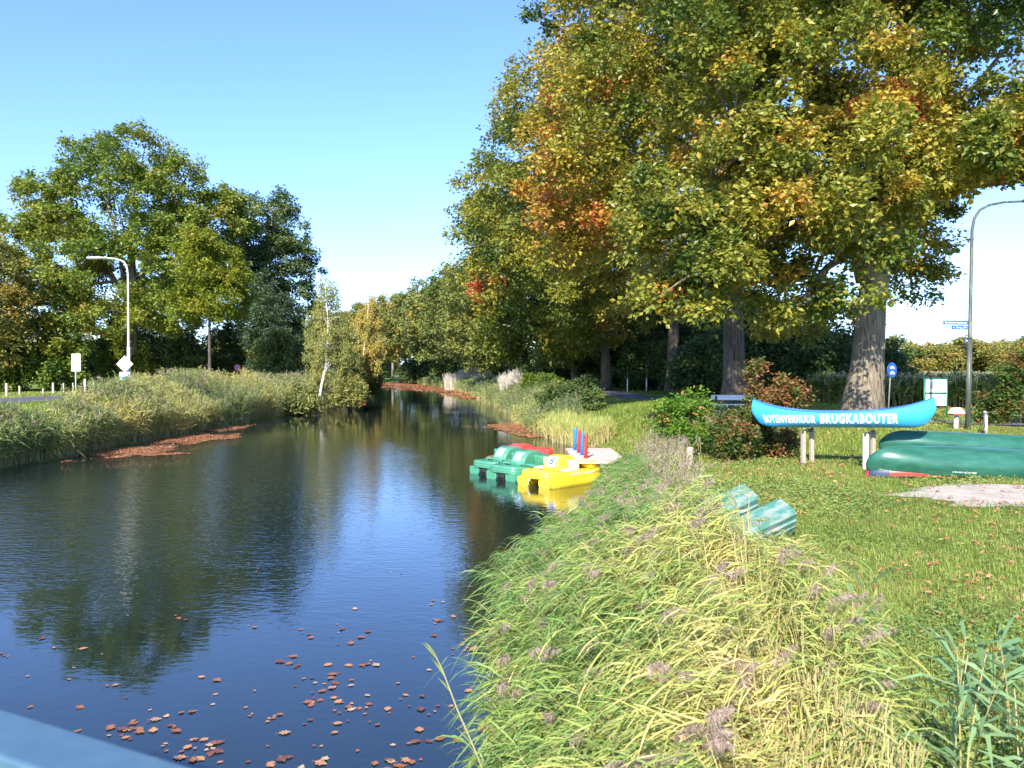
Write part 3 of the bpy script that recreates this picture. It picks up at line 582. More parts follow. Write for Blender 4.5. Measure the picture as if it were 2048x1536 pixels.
# distant treeline: five variants copied round the horizon
rg = np.random.default_rng(77); protos = []
for i in range(5):
    h = 10.5; r = 4.6
    L_ = [[0, 0, h * .55, r, r, h * .42]] + [[r * .7 * math.cos(q), r * .7 * math.sin(q), h * rg.uniform(.3, .75), r * .5, r * .5, h * .22] for q in rg.uniform(0, 6.28, 5)]
    protos.append(tree('treeline_tree', np.array([0., 0, 0]), L_, '', cat='tree', leafm=OAKFAR, r0=.25, seed=500 + i, ncl=95, twigs=18, per=5, clr=1.4, leaf=.6, tint=[.25, .38, .5, .6, .7][i], tsp=.12, nlimb=6))
spots = [(u, rg.uniform(175, 200), 'tree in the autumn treeline beyond the corn field', 'treeline beyond the corn field') for u in np.arange(1530, 2150, 21)]
spots += [(u, rg.uniform(240, 280), 'far tree in the line glimpsed through gaps in the left bank trees', 'far treeline behind the left bank') for u in np.arange(-60, 640, 30)]
for i, (u, Yd, lb, gp) in enumerate(spots):
    Xp = (u - 1024) / 1600 * Yd; k = int(rg.integers(5)); sc = rg.uniform(.68, 1.02) * Yd / 190
    if i < 5: o = protos[i]; o.location = (Xp, Yd, float(gz(Xp, Yd))); o.scale = (sc * 1.15, sc * 1.15, sc); o['label'] = lb; o['group'] = gp
    else: copy_tree(protos[k], (Xp, Yd, float(gz(Xp, Yd))), rg.uniform(0, 6.28), (sc * 1.15, sc * 1.15, sc), lb, gp)

# ------------------------------------------------------------------ corn field
rng = np.random.default_rng(60)
n1 = 3600; fx = rng.uniform(18.5, 62, n1); fy = 42 + rng.random(n1) ** 1.3 * 10 + np.maximum(0, 24 - fx) * 1.0
n2 = 8500; bx = rng.uniform(20, 105, n2); by = 52 + rng.random(n2) * 95
xy = np.concatenate([np.stack([fx, fy], -1), np.stack([bx, by], -1)])
reeds('corn_field', rng, xy, 1.62, 'tall corn with tan tassels filling the field behind the road', CORN, leaves=15, LL=(.5, .95), LW=.12, az=0, azs=3, plume=.98, pn=14, plen=.34, tint=lambda x, y, r: .58 + .14 * lf(x, y, 4, .5), lean=(0, 0), leansd=.04, hvar=.03, stalkw=.014, loft=.4, psize=.20, pw=.035, cat='corn', up=.6, hmin=.12, pdir=(.1, 0), plumem=leafmat('corn_tassels', [(0, (.52, .40, .23)), (1, (.80, .66, .42))], .2))

# ------------------------------------------------------------------ reed beds
rng = np.random.default_rng(61)
def bed(n, y0, y1, off0, off1, side='R', pw_=1.0):
    y = y0 + (y1 - y0) * rng.random(n) ** pw_
    o0 = off0(y) if callable(off0) else off0; o1 = off1(y) if callable(off1) else off1
    d = o0 + (o1 - o0) * rng.random(n)
    x = XR(y) + d if side == 'R' else XL(y) - d
    return np.stack([x, y], -1)
# foreground bed on the right bank: leaves combed to the left by the wind
wid = lambda y: np.interp(y, [2.4, 3.5, 5, 7, 9, 11, 15, 20, 24], [.60, 1.0, 1.7, 2.05, 1.95, 1.45, 1.25, 1.2, 1.0]) + .12 * np.sin(y * 1.7)
xy = bed(5600, 2.4, 23.5, .12, wid)
tn = lambda x, y, r: .31 + .16 * lf(x, y, 8, 1.3) + .42 * sst((x - XR(y) - .9) / 1.1) * sst((9.5 - y) / 3) + .10 * (y < 9)
reeds('reed_bed', rng, xy, np.interp(xy[:, 1], [3, 8, 12, 15, 24], [1.22, 1.35, 1.25, 1.0, .85]), 'wind-combed green and yellow reeds with brown plumes on the near right bank', REED, leaves=23, LL=(.28, .56), LW=.0125, az=PI * 1.02, azs=.55, plume=.15, pn=130, plen=.16, seg=3, tint=tn, lean=np.stack([np.interp(xy[:, 1], [10, 14], [-.33, -.12]), -.05 + 0 * xy[:, 1]], -1), leansd=.16, stalkw=.004, loft=.34, psize=.075, pw=.0055, up=.22, hmin=.42, pdir=(.55, -.25), droop=.55)
xy = bed(520, 4.6, 10.5, lambda y: np.interp(y, [4.6, 6, 8, 10.5], [1.6, 1.95, 1.85, 1.5]), lambda y: np.interp(y, [4.6, 6, 8, 10.5], [1.7, 2.15, 2.1, 1.7]))
reeds('reed_bed', rng, xy, np.interp(xy[:, 1], [5, 10], [.85, .95]), 'straw-yellow reeds flopping to the right over the lawn edge', REED, leaves=16, LL=(.25, .5), LW=.013, az=.15, azs=.9, plume=.08, pn=120, plen=.2, seg=3, tint=lambda x, y, r: .62, lean=(.35, -.05), leansd=.22, stalkw=.004, psize=.07, pw=.0055, up=.2, hmin=.2, pdir=(.5, -.2), droop=.6)
# dry stubble of bare yellow stems at its right foot
xy = np.stack([rng.uniform(1.45, 2.05, 900), rng.uniform(3.7, 5.3, 900)], -1)
reeds('dry_stems', rng, xy, .75, 'bare straw-yellow reed stems standing at the right foot of the reeds', REED, leaves=3, LL=(.15, .4), LW=.012, az=PI, azs=1.5, plume=0, tint=lambda x, y, r: .85 - .3 * r.random(len(x)), lean=(.1, 0), leansd=.14, stalkw=.006, cat='dry stems')
# reeds lining the left bank
lw = lambda y: np.interp(y, [24, 34, 40, 50, 80], [1.5, 1.7, 2.8, 5.0, 5.0])
xy = bed(7600, 24, 66, .1, lw, 'L', 1.15)
reeds('reed_bed', rng, xy, np.interp(xy[:, 1], [24, 33, 42, 60], [1.5, 1.6, 1.72, 2.05]), 'long bed of tall green and golden reeds lining the left bank', REEDBLUE, hvar=.22, leaves=13, LL=(.4, .9), LW=.036, az=.2, azs=1.7, plume=.11, pn=30, plen=.34, tint=lambda x, y, r: .60 + .42 * lf(x, y, 12, .75), lean=(.10, -.05), leansd=.15, stalkw=.010, psize=.14, pw=.022, up=.85, hmin=.12, pdir=(-.3, 0))
xy = bed(2500, 66, 105, .1, 5, 'L')
reeds('reed_bed', rng, xy, 1.9, 'reeds on the left bank beyond the drooping birch', REEDBLUE, leaves=8, LL=(.5, .8), LW=.06, az=.3, azs=1.7, plume=.2, pn=12, plen=.3, tint=lambda x, y, r: .45, lean=(.1, 0), leansd=.12, stalkw=.012, psize=.2, pw=.03, up=.7)
xy = bed(1900, 110, 260, .1, 5, 'L')
reeds('reed_bed', rng, xy, 2.0, 'faint green reeds at the far end of the left bank', REEDBLUE, leaves=6, LL=(.8, 1.2), LW=.12, az=.3, azs=1.7, plume=0, tint=lambda x, y, r: .35, lean=(.05, 0), leansd=.1, stalkw=.02, up=.8)
# right bank beyond the dock
xy = bed(5200, 44, 92, .0, lambda y: np.interp(y, [44, 52, 60, 92], [2.2, 4.2, 5.2, 5.2]))
reeds('reed_bed', rng, xy, np.interp(xy[:, 1], [44, 60, 90], [1.15, 1.25, 1.3]), 'blue-green reeds and tall grass on the right bank beyond the landing stage', REEDBLUE, leaves=10, LL=(.4, .7), LW=.045, az=PI, azs=1.6, plume=.06, pn=14, plen=.2, hvar=.25, tint=lambda x, y, r: .34 + .34 * lf(x, y, 15, .45), lean=(-.12, 0), leansd=.14, stalkw=.009, psize=.12, pw=.02, up=.7, hmin=.1)
xy = bed(3800, 92, 250, .0, 6)
reeds('reed_bed', rng, xy, 1.7, 'pale green reeds along the far right bank at the bend', REEDBLUE, leaves=7, LL=(.7, 1.1), LW=.10, az=PI, azs=1.6, plume=0, tint=lambda x, y, r: .38 + .2 * lf(x, y, 16, .1), lean=(-.05, 0), leansd=.12, stalkw=.018, up=.85, hmin=.1)
xy = bed(1300, 35.2, 45, -.15, 1.3)
reeds('sedge', rng, xy, .95, 'upright yellow sedge at the water edge left of the landing stage', REED, leaves=9, LL=(.4, .8), LW=.02, az=0, azs=3, plume=0, tint=lambda x, y, r: .66, lean=(-.1, 0), leansd=.12, stalkw=.008, up=1.25, loft=.2, hmin=.02, cat='sedge', droop=.15)
# bleached clumps
for i, (u, Yd, r, h, lb) in enumerate([(1021, 84, 1.05, 2.6, 'tallest bleached white grass clump, nearest on the right bank'), (926, 148, 3.4, 3.2, 'wide bleached white grass clump farther along the right bank'), (968, 122, 1.1, 2.4, 'small bleached grass clump between the two large pale ones'), (1000, 104, .8, 1.9, 'smallest bleached grass clump left beside the tallest one')]):
    x0 = (u - 1024) / 1600 * Yd; th = rng.uniform(0, 2 * PI, 330); rr_ = r * np.sqrt(rng.random(330))
    o = reeds('bleached_clump', rng, np.stack([x0 + rr_ * np.cos(th), Yd + rr_ * np.sin(th) * .7], -1), h, lb, PALE, leaves=8, LL=(.5, .9), LW=.035, az=0, azs=3, plume=0, tint=lambda x, y, r: .6, lean=(0, 0), leansd=.14, stalkw=.02, up=1.2, hmin=.15, kind=None, cat='grass clump', group='bleached grass clumps', droop=.2)
    o.data.materials[1] = PALE
# brown seeding weeds round the shrubs near the stage
xy = np.concatenate([np.stack([rng.normal(6.9, .8, 420), rng.normal(29, 1.6, 420)], -1), np.stack([rng.normal(4.6, .35, 160), rng.normal(24.5, 1.2, 160)], -1), bed(520, 15, 25, .6, 2.0)])
reeds('seeding_weeds', rng, xy, .85, 'loose brown seeding weeds around the shrub and landing stage', REEDBLUE, leaves=7, LL=(.15, .3), LW=.018, az=0, azs=3, plume=.7, pn=34, plen=.22, tint=lambda x, y, r: .35, lean=(-.05, 0), leansd=.15, stalkw=.005, psize=.06, pw=.012, up=.8, cat='weeds', pdir=(.3, 0))
# solitary broad-leaved reed shoots in the right foreground and one over the water
for i, (x, y, h, ax_, lb) in enumerate([(2.75, 6.1, .95, 0, 'lone green reed shoot standing at the centre of the right foreground grass'), (3.25, 5.3, .75, .4, 'broad-leaved reed shoot in the bottom right corner'), (2.55, 4.6, .95, PI, 'short leaning reed shoot beside the dry stems'), (3.05, 4.5, .7, 2.0, 'bushy reed shoot at the bottom of the right foreground'), (4.1, 6.2, .8, .2, 'reed shoot near the right edge of the grass'), (3.6, 4.9, .8, .2, 'low broad reed shoot at the bottom right edge')]):
    k = 5 if i else 2
    o = reeds('reed_shoot', rng, np.stack([rng.normal(x, .07, k), rng.normal(y, .07, k)], -1), h, lb, leafmat('shoot_leaves_%d' % i, [(0, (.16, .30, .13)), (1, (.32, .44, .19))], .35), leaves=10, LL=(.35, .6), LW=.032, az=ax_, azs=1.1, plume=0, tint=lambda x, y, r: .4, lean=(.02, 0), leansd=.12, stalkw=.006, up=.7, hmin=.15, kind=None, cat='reed shoot')
A = Acc(); rs = np.random.default_rng(9)
Ps = np.array([wp(985, 1590, 4.6), wp(950, 1500, 4.7), wp(915, 1420, 4.8), wp(885, 1340, 4.9), wp(868, 1305, 4.95)]); add_tube(A, Ps, [.006, .005, .005, .004, .003], 6, .3, 1)
tt = np.linspace(.08, 1, 20); s5 = np.linspace(0, 1, 5); Pb = np.stack([np.interp(tt, s5, Ps[:, k]) for k in range(3)], -1)
Db = np.stack([np.where(np.arange(20) % 3, -.8, .5), rs.normal(0, .4, 20), np.full(20, .75)], -1); V, F = blades(Pb, Db, rs.uniform(.09, .17, 20), np.full(20, .016), .1); A.add(V, F, .35, 0)
tag(A.build('reed_shoot', [REED, STALK]), 'thin single reed leaning out over the open water', 'reed shoot')

# ------------------------------------------------------------------ lawn: blades, weeds, fallen leaves
rng = np.random.default_rng(62)
def sandmask(x, y): return ((x - 11.4) / 3.6) ** 2 + ((y - .12 * (x - 11.4) - 16.2) / 1.45) ** 2 < rng.uniform(.70, 1.12, len(x))
def lawn(n, y0, y1, pw_=1.):
    y = y0 * (y1 / y0) ** (rng.random(n) ** pw_); xl = XR(y) + np.interp(y, [3, 20, 30], [1.6, 1.2, .4]); xr = .78 * y + 4.5
    x = xl + (xr - xl) * rng.random(n); k = (x < xr) & ~sandmask(x, y)
    # off the path
    px = np.interp(y, [27, 28, 29.5, 33, 40, 48, 60, 92], [60, 24, 18, 14.3, 11.6, 9.8, 9.1, 9.4]); k &= ~((np.abs(x - px) < 1.25) & (y > 28.6)); k &= ~((x > 17.5) & (y > 26.6) & (y < 29.4))
    return x[k], y[k]
x, y = lawn(290000, 3.0, 46); n = len(x); sc = np.interp(y, [3, 8, 20, 46], [.8, 1, 1.7, 3.4])
P = np.stack([x, y, gz(x, y) - .01], -1); a_ = rng.uniform(0, 6.28, n); D = np.stack([np.cos(a_) * .55, np.sin(a_) * .55, np.ones(n)], -1)
hgt = (.065 + .07 * rng.random(n) ** 2) * (1 + .5 * np.clip(lf(x, y, 21, 1.1), 0, 1)) * np.interp(y, [3, 8, 46], [2.9, 1.2, 1.15])
V, F = blades(P, D, hgt, .0052 * sc, .25 * rng.random(n))
tb = .38 + .17 * lf(x, y, 22, .9) + .12 * lf(x, y, 23, 3.1) + .17 * rng.standard_normal(n)
A = Acc(); A.add(V, F, np.repeat(np.clip(tb, 0, 1), 2)); tag(A.build('lawn_grass', GRASS), 'sunlit lawn grass with dry and fresh patches on the right bank', 'grass', kind='stuff')
# broad-leaved weeds low in the grass, densest bottom right
y = 3.2 * (22 / 3.2) ** rng.random(42000); x = XR(y) + 1.7 + (.8 * y + 3.5 - XR(y) - 1.7) * rng.random(len(y)); keep = ((lf(x, y, 31, 1.4) + .25 * rng.standard_normal(len(x)) > .32) | ((y < 5.4 + 1.2 * lf(x, y, 32, 2.)) & (rng.random(len(y)) < .75))) & ~sandmask(x, y); x, y = x[keep], y[keep]
n = len(x); K = np.repeat(np.arange(n), 5); m = len(K); P = np.stack([x[K], y[K], gz(x, y)[K] + .02 + .09 * rng.random(m) * np.interp(y[K], [3, 7], [2.4, 1])], -1) + rng.normal(0, .03, (m, 3)) * [1, 1, .2]
a_ = rng.uniform(0, 6.28, m); D = np.stack([np.cos(a_), np.sin(a_), .35 * np.ones(m)], -1); N = np.array([0, 0, 1.]) + .3 * rng.standard_normal((m, 3))
L = np.interp(y[K], [3, 6, 20], [.085, .05, .085]) * rng.uniform(.6, 1.2, m); V, F = kites(P, D, N, L, L * .5, .08)
WEED = leafmat('weed_leaves', [(0, (.11, .20, .045)), (.5, (.26, .36, .08)), (.8, (.38, .36, .13)), (1, (.40, .28, .15))], .3, .45, .35)
A = Acc(); A.add(V, F, np.clip(.42 + .30 * lf(x, y, 33, .8)[K] + .18 * rng.standard_normal(m), 0, 1)); tag(A.build('ground_weeds', WEED), 'low broad-leaved weeds growing through the lawn', 'weeds', kind='stuff')
# leaf litter on the lawn
y = 5 * (44 / 5) ** (rng.random(6500) ** .48); x = XR(y) + 1.2 + (.8 * y + 4 - XR(y) - 1.2) * rng.random(len(y)); keep = (lf(x, y, 41, .9) + .5 * rng.standard_normal(len(x)) > -.1); x, y = x[keep], y[keep]; n = len(x)
a_ = rng.uniform(0, 6.28, n); P = np.stack([x, y, gz(x, y) + .05 + .05 * rng.random(n)], -1)
A = Acc(); Lf = rng.uniform(.05, .10, n) * np.interp(y, [5, 20, 44], [.75, 1.2, 1.6])
for r in range(3):
    D = np.stack([np.cos(a_ + r * .9 - .9), np.sin(a_ + r * .9 - .9), .25 * rng.standard_normal(n)], -1); V, F = kites(P, D, np.array([0, 0, 1.]) + .5 * rng.standard_normal((n, 3)), Lf * (1 if r == 1 else .7), Lf * .5, .1)
    A.add(V, F, np.clip(.6 + .2 * rng.standard_normal(n), 0, 1))
tag(A.build('leaf_litter', LITTER), 'rust-brown fallen oak leaves scattered over the lawn', 'fallen leaves', kind='stuff')
# verge grass: left bank and under the oak row
def verge(name, label, n, fx, y0, y1, hg, wd, tn_):
    y = y0 + (y1 - y0) * rng.random(n); x = fx(y, rng.random(n)); P = np.stack([x, y, gz(x, y) - .01], -1); a_ = rng.uniform(0, 6.28, n)
    V, F = blades(P, np.stack([np.cos(a_) * .5, np.sin(a_) * .5, np.ones(n)], -1), hg * rng.uniform(.6, 1.3, n), np.full(n, wd), .2); A = Acc(); A.add(V, F, np.repeat(np.clip(tn_ + .2 * lf(x, y, 51, .5) + .15 * rng.standard_normal(n), 0, 1), 2)); tag(A.build(name, GRASS), label, 'grass', kind='stuff')
verge('verge_grass', 'green verge grass between the left reeds and the road', 36000, lambda y, r: XL(y) - 2 - r * (29.5 + XL(y) + 0) , 30, 90, .26, .03, .35)
verge('far_verge_grass', 'grass beyond the left road beneath the big oak', 22000, lambda y, r: -39.4 - r * 12, 45, 95, .26, .04, .35)
verge('shaded_grass', 'shaded grass under the row of oaks beside the path', 26000, lambda y, r: np.interp(y, [30, 40, 60, 92], [16, 13, 10.6, 10.8]) + r * 7, 30, 92, .2, .035, .3)
verge('slope_grass', 'rough grass on the slope between the path and the water', 60000, lambda y, r: XR(y) + .8 + r * (np.interp(y, [24, 33, 40, 60, 92], [14, 12.4, 10.2, 7.8, 8.0]) - XR(y) - .8), 24, 92, .24, .026, .33)

# ------------------------------------------------------------------ fallen leaves on the water
rng = np.random.default_rng(63)
def mats_(name, label, x, y, L, tn_=.5):
    q = (lf(x, y, 44, 2.2) + lf(x, y, 45, .9) + .6 * rng.standard_normal(len(x))) > -.35; x, y = x[q], y[q]
    n = len(x); a_ = rng.uniform(0, 6.28, n); A = Acc()
    for r in range(2):
        V, F = kites(np.stack([x, y, .012 + .02 * rng.random(n)], -1), np.stack([np.cos(a_ + r), np.sin(a_ + r), .05 * rng.standard_normal(n)], -1), np.array([0, 0, 1.]) + .12 * rng.standard_normal((n, 3)), L * rng.uniform(.7, 1.2, n), L * .6, .05)
        A.add(V, F, np.clip(tn_ + .30 * rng.standard_normal(n), 0, 1))
    tag(A.build(name, LITTER), label, 'floating leaves', kind='stuff')
def blob(n, cx, cy, rx, ry, sh=0):
    t = rng.uniform(0, 2 * PI, n); r = np.sqrt(rng.random(n)) * (1 + .15 * np.sin(3 * t) + .12 * np.sin(7 * t + 1)); x = cx + rx * r * np.cos(t); return x, cy + ry * r * np.sin(t) + sh * (x - cx)
def cat_(*L): return np.concatenate([q[0] for q in L]), np.concatenate([q[1] for q in L])
x, y = cat_(blob(5600, -17.3, 35.2, 1.7, 3.0, .2), blob(6400, -17.0, 42.0, 2.0, 3.8, .2), blob(900, -15.2, 34.4, 1.0, .6, .2), blob(2400, -17.9, 49, 1.0, 5)); k = x > XL(y) - .3
mats_('leaf_raft', 'rusty raft of fallen leaves floating along the left reeds', x[k], y[k], .11)
x, y = cat_(blob(5200, .2, 50.5, 1.5, 4.2, -.5), blob(1600, -1.0, 51, 1.9, .6, -.1), blob(1700, 1.2, 44.8, 1.0, 1.5)); k = x < XR(y) + .3
mats_('leaf_raft', 'orange raft of fallen leaves against the right bank reeds', x[k], y[k], .13, .6)
yy = rng.uniform(104, 255, 10000); xx = XR(yy) - np.abs(rng.normal(0, 1, 10000)) * np.interp(yy, [104, 135, 170, 255], [.9, 1.6, 8, 12]); k = xx > XL(yy)
mats_('leaf_raft', 'brown layer of leaves covering the canal at the far bend', xx[k], yy[k], .5, .5)
yy = rng.uniform(80, 102, 1500); xx = XL(yy) + rng.random(1500) * 1.3; mats_('leaf_raft', 'small rusty leaf raft beside the far birch', xx, yy, .2)
x, y = cat_(blob(420, .15, 10.2, .45, .7), blob(200, .1, 7.8, .35, .5), blob(160, .35, 5.6, .4, .5), blob(220, .5, 13, .5, 1)); mats_('leaf_raft', 'brown leaves caught against the near reeds', x, y, .11, .55)
def oakleaf(seed, m):
    r = np.random.default_rng(seed); A = Acc(); tt = np.linspace(0, 1, 15); wv = .30 * np.sin(PI * tt ** .85) ** .8 * (1 + .55 * np.sin(tt * 2 * PI * 3.6 + r.uniform(0, 1)))
    wv[0] = .02; wv[-1] = .01; mid = np.stack([0 * tt, tt - .5, .02 * np.sin(tt * 5 + r.uniform(0, 3))], -1)
    Lh = mid + np.stack([-wv, .05 * np.sin(tt * 20), .03 * wv + .03 * r.random(15)], -1); Rh = mid + np.stack([wv, .05 * np.sin(tt * 20), .04 * wv + .03 * r.random(15)], -1)
    V = np.concatenate([mid, Lh, Rh]); i = np.arange(14); A.add(V, np.concatenate([np.stack([i, i + 1, i + 16, i + 15], -1), np.stack([i + 1, i, i + 30, i + 31], -1)]), .5, 0)
    add_tube(A, [[0, -.5, .02], [.02, -.62, .03], [.05, -.72, .05]], .01, 4)
    return A
protoL = []
for k in range(8):
    o = oakleaf(k, None).build('oak_leaf', FLOAT_M[[0, 1, 0, 2, 0, 3, 1, 2][k]]); protoL.append(o)
def wpix(u, v): # point on the water surface seen at u,v
    d = wp(u, v, 10.) - np.array([0, 0, CAMZ]); t = -CAMZ / d[2]; return np.array([d[0] * t, 10 * t if False else d[1] * t])
pos = []
cl = [(270, 1462, 55, 12, 14), (400, 1500, 60, 14, 14), (330, 1440, 35, 10, 5), (700, 1410, 45, 10, 9), (660, 1360, 40, 12, 8), (740, 1330, 40, 10, 6), (850, 1420, 30, 12, 6), (840, 1485, 25, 8, 3), (800, 1525, 35, 10, 7), (520, 1435, 30, 12, 6), (590, 1328, 40, 8, 5), (640, 1265, 45, 10, 6), (870, 1240, 30, 8, 4), (690, 1280, 30, 8, 4), (560, 1527, 40, 8, 4), (380, 1240, 25, 6, 3), (95, 1295, 15, 5, 2), (10, 1305, 20, 8, 3), (930, 1300, 25, 10, 10), (950, 1380, 15, 10, 3), (630, 1390, 50, 15, 5)]
for (u, v, su, sv, k) in cl:
    for _ in range(int(k * 1.35)): pos.append((rng.normal(u, su * .75), rng.normal(v, sv * .8)))
for _ in range(70): pos.append((rng.uniform(40, 960), 1200 + 350 * rng.random() ** .7))
for _ in range(14): pos.append((rng.uniform(480, 950), rng.uniform(1120, 1220)))
cnt = 0
for (u, v) in pos:
    q = wpix(u, min(max(v, 1110), 1600)); 
    if q[0] > XR(q[1]) - .02: continue
    k = int(rng.integers(8)); o = protoL[k] if cnt < 8 and False else None
    o = protoL[cnt] if cnt < 8 else protoL[k].copy()
    if cnt >= 8: COL.objects.link(o)
    s = rng.uniform(.07, .125) * (1 if rng.random() < .55 else .5)
    o.location = (q[0], q[1], .006 + .004 * rng.random()); o.rotation_euler = (rng.normal(0, .03), rng.normal(0, .03), rng.uniform(0, 6.28)); o.scale = (s, s, s)
    tag(o, 'fallen brown oak leaf floating on the dark near water', 'leaf', 'oak leaves floating on the near water'); cnt += 1
# ------------------------------------------------------------------ made things
def text_mesh(s, width=None, height=None, bold=0.0, space=1.0, sub=0):
    c = bpy.data.curves.new('lettering', 'FONT'); c.body = s; c.offset = bold; c.space_character = space; c.fill_mode = 'BOTH'; c.resolution_u = 4
    o = bpy.data.objects.new('lettering', c); COL.objects.link(o); dg = bpy.context.evaluated_depsgraph_get(); dg.update()
    me = bpy.data.meshes.new_from_object(o.evaluated_get(dg)); bpy.data.objects.remove(o)
    bm = bmesh.new(); bm.from_mesh(me); bmesh.ops.triangulate(bm, faces=bm.faces)
    xs = [v.co.x for v in bm.verts]; ys = [v.co.y for v in bm.verts]; x0, x1, y0, y1 = min(xs), max(xs), min(ys), max(ys)
    sx = width / (x1 - x0) if width else height / (y1 - y0); sy = height / (y1 - y0) if height else sx
    for v in bm.verts: v.co = ((v.co.x - (x0 + x1) / 2) * sx, (v.co.y - (y0 + y1) / 2) * sy, 0)
    for _ in range(sub):
        es = [e for e in bm.edges if e.calc_length() > .035]
        if not es: break
        bmesh.ops.subdivide_edges(bm, edges=es, cuts=1); bmesh.ops.triangulate(bm, faces=bm.faces)
    bm.to_mesh(me); bm.free(); return me
def text_obj(name, s, m, parent, M, **k):
    me = text_mesh(s, **k); me.transform(M); me.materials.clear(); me.materials.append(m)
    o = bpy.data.objects.new(name, me); COL.objects.link(o); o.parent = parent; return o
def TR(loc, rx=0, ry=0, rz=0): return Matrix.Translation(loc) @ Euler((rx, ry, rz)).to_matrix().to_4x4()
WHITE = mat('white_paint', (.80, .80, .78), .5, noise=(9, (.66, .66, .62), .45, .8))
WLET = mat('white_lettering', (.85, .85, .83), .55)
CYAN = mat('blue_canoe_paint', (.04, .36, .78), .28, spec=.6, noise=(2.5, (.06, .44, .82), .3, .8), coat=.3)
CANG = mat('green_canoe_plastic', (.018, .10, .062), .30, spec=.5, noise=(1.7, (.05, .18, .125), .38, .8, (1, 3, 3)), bump=(60, .15, .003))
BLK = mat('black_plastic', (.02, .02, .022), .5)
REDP = mat('red_paint', (.60, .045, .03), .35, noise=(8, (.45, .03, .02), .5, .8))
BLUP = mat('blue_paint', (.03, .20, .62), .35, noise=(8, (.02, .14, .45), .5, .8))
YEL = mat('yellow_plastic', (.84, .66, .04), .30, noise=(3, (.78, .55, .03), .4, .8), coat=.3)
CREAM = mat('cream_plastic', (.84, .78, .36), .4)
GRNP = mat('green_boat_plastic', (.06, .25, .14), .28, noise=(3, (.10, .32, .20), .4, .8), coat=.3)
REDB = mat('red_boat_plastic', (.62, .07, .05), .35, coat=.2)
GALV = mat('galvanised_steel', (.52, .53, .52), .45, .6, noise=(8, (.36, .37, .36), .4, .7))
LAMPG = mat('lamp_post_green', (.06, .07, .055), .5, noise=(2, (.20, .22, .13), .50, .68, (3, 3, .5)))
CREAMP = mat('lamp_post_cream', (.62, .62, .54), .5)
SIGNB = mat('sign_blue', (.015, .09, .42), .35)
DGRN = mat('dark_green_metal', (.015, .16, .08), .4)
WOODL = mat('dock_planks', (.48, .36, .28), .8, noise=(4, (.60, .50, .42), .3, .7, (1, 8, 1)), bump=(20, .4, .01, (1, 6, 1)))
TEAL = mat('weathered_teal_plastic', (.05, .20, .15), .55, noise=(4, (.24, .29, .25), .42, .60, (1, 3, 3)), bump=(12, .3, .01))

# --- canoe
class Canoe:
    def __init__(s, L=4.6, W=.84, D=.36, rise=.42, bulge=.05, W2=.8, inner=False): s.L, s.W, s.D, s.rise, s.bulge, s.p = L, W, D, rise, bulge, W2
    def top(s, q): return s.D + s.rise * (abs(2 * q - 1) ** 2.6)
    def bot(s, q): return .10 * max(0, (abs(2 * q - 1) - .72) / .28) ** 2
    def hw(s, q): return s.W / 2 * max(1e-4, 1 - abs(2 * q - 1) ** 2.2) ** s.p
    def pt(s, q, t, side, inset=0):
        """q along 0..1, t from keel 0 to gunwale 1"""
        lo, hi = s.bot(q), s.top(q); z = lo + (hi - lo) * t
        prof = (1 - (1 - min(t * 1.25, 1)) ** 2.6) ** .62 if t > 0 else 0
        prof *= 1 - .06 * t
        k = 1 - .13 * (1 - t) ** 2.0 - .055 * (max(0, t - .40) / .60) ** 1.4
        e = abs(2 * q - 1)
        x = (q - .5) * s.L * (1 + (k - 1) * e ** 3)
        return np.array([x, side * (s.hw(q) * prof - inset * (1 if s.hw(q) > inset else 0)), z + inset * .5])
    def mesh(s, m_in=None, nq=49, nt=13):
        A = Acc(); qs = .5 - .5 * np.cos(np.linspace(0, PI, nq)); ts = np.linspace(0, 1, nt) ** 1.25
        for ins, mi in ((0, 0), (.012, 1)):
            V = []; 
            for q in qs:
                ring = [s.pt(q, t, -1, ins) for t in ts[::-1]] + [s.pt(q, t, 1, ins) for t in ts[1:]]; V += ring
            m = 2 * nt - 1; V = np.array(V); i = np.arange(nq - 1)[:, None] * m; j = np.arange(m - 1)[None]
            F = np.stack([i + j, i + m + j, i + m + j + 1, i + j + 1], -1).reshape(-1, 4)
            if ins: F = F[:, ::-1]
            A.add(V, F, .5, mi, True)
        return A
    def gunwale(s, r=.014):
        A = Acc()
        for sd in (-1, 1): add_tube(A, [s.pt(q, 1, sd) for q in np.linspace(0.004, .996, 41)], r, 6)
        return A
    def wrap(s, me, q0, q1, z0, side, off=.006):
        """lay a flat lettering mesh on the hull side between q0 and q1, centred at height z0 above the keel"""
        xs = [v.co.x for v in me.vertices]; x0, x1 = min(xs), max(xs)
        for v in me.vertices:
            q = q0 + (v.co.x - x0) / (x1 - x0) * (q1 - q0); lo, hi = s.bot(q), s.top(q); t = min(max((z0 + v.co.y - lo) / (hi - lo), .02), .99)
            p = s.pt(q, t, side); a1 = s.pt(min(q + .01, 1), t, side) - s.pt(max(q - .01, 0), t, side); a2 = s.pt(q, min(t + .02, 1), side) - s.pt(q, max(t - .02, 0), side)
            nn = np.cross(a1, a2); nn = nn / np.linalg.norm(nn); nn = nn * (1 if nn[1] * side > 0 else -1); v.co = Vector(p + nn * off)
        return me

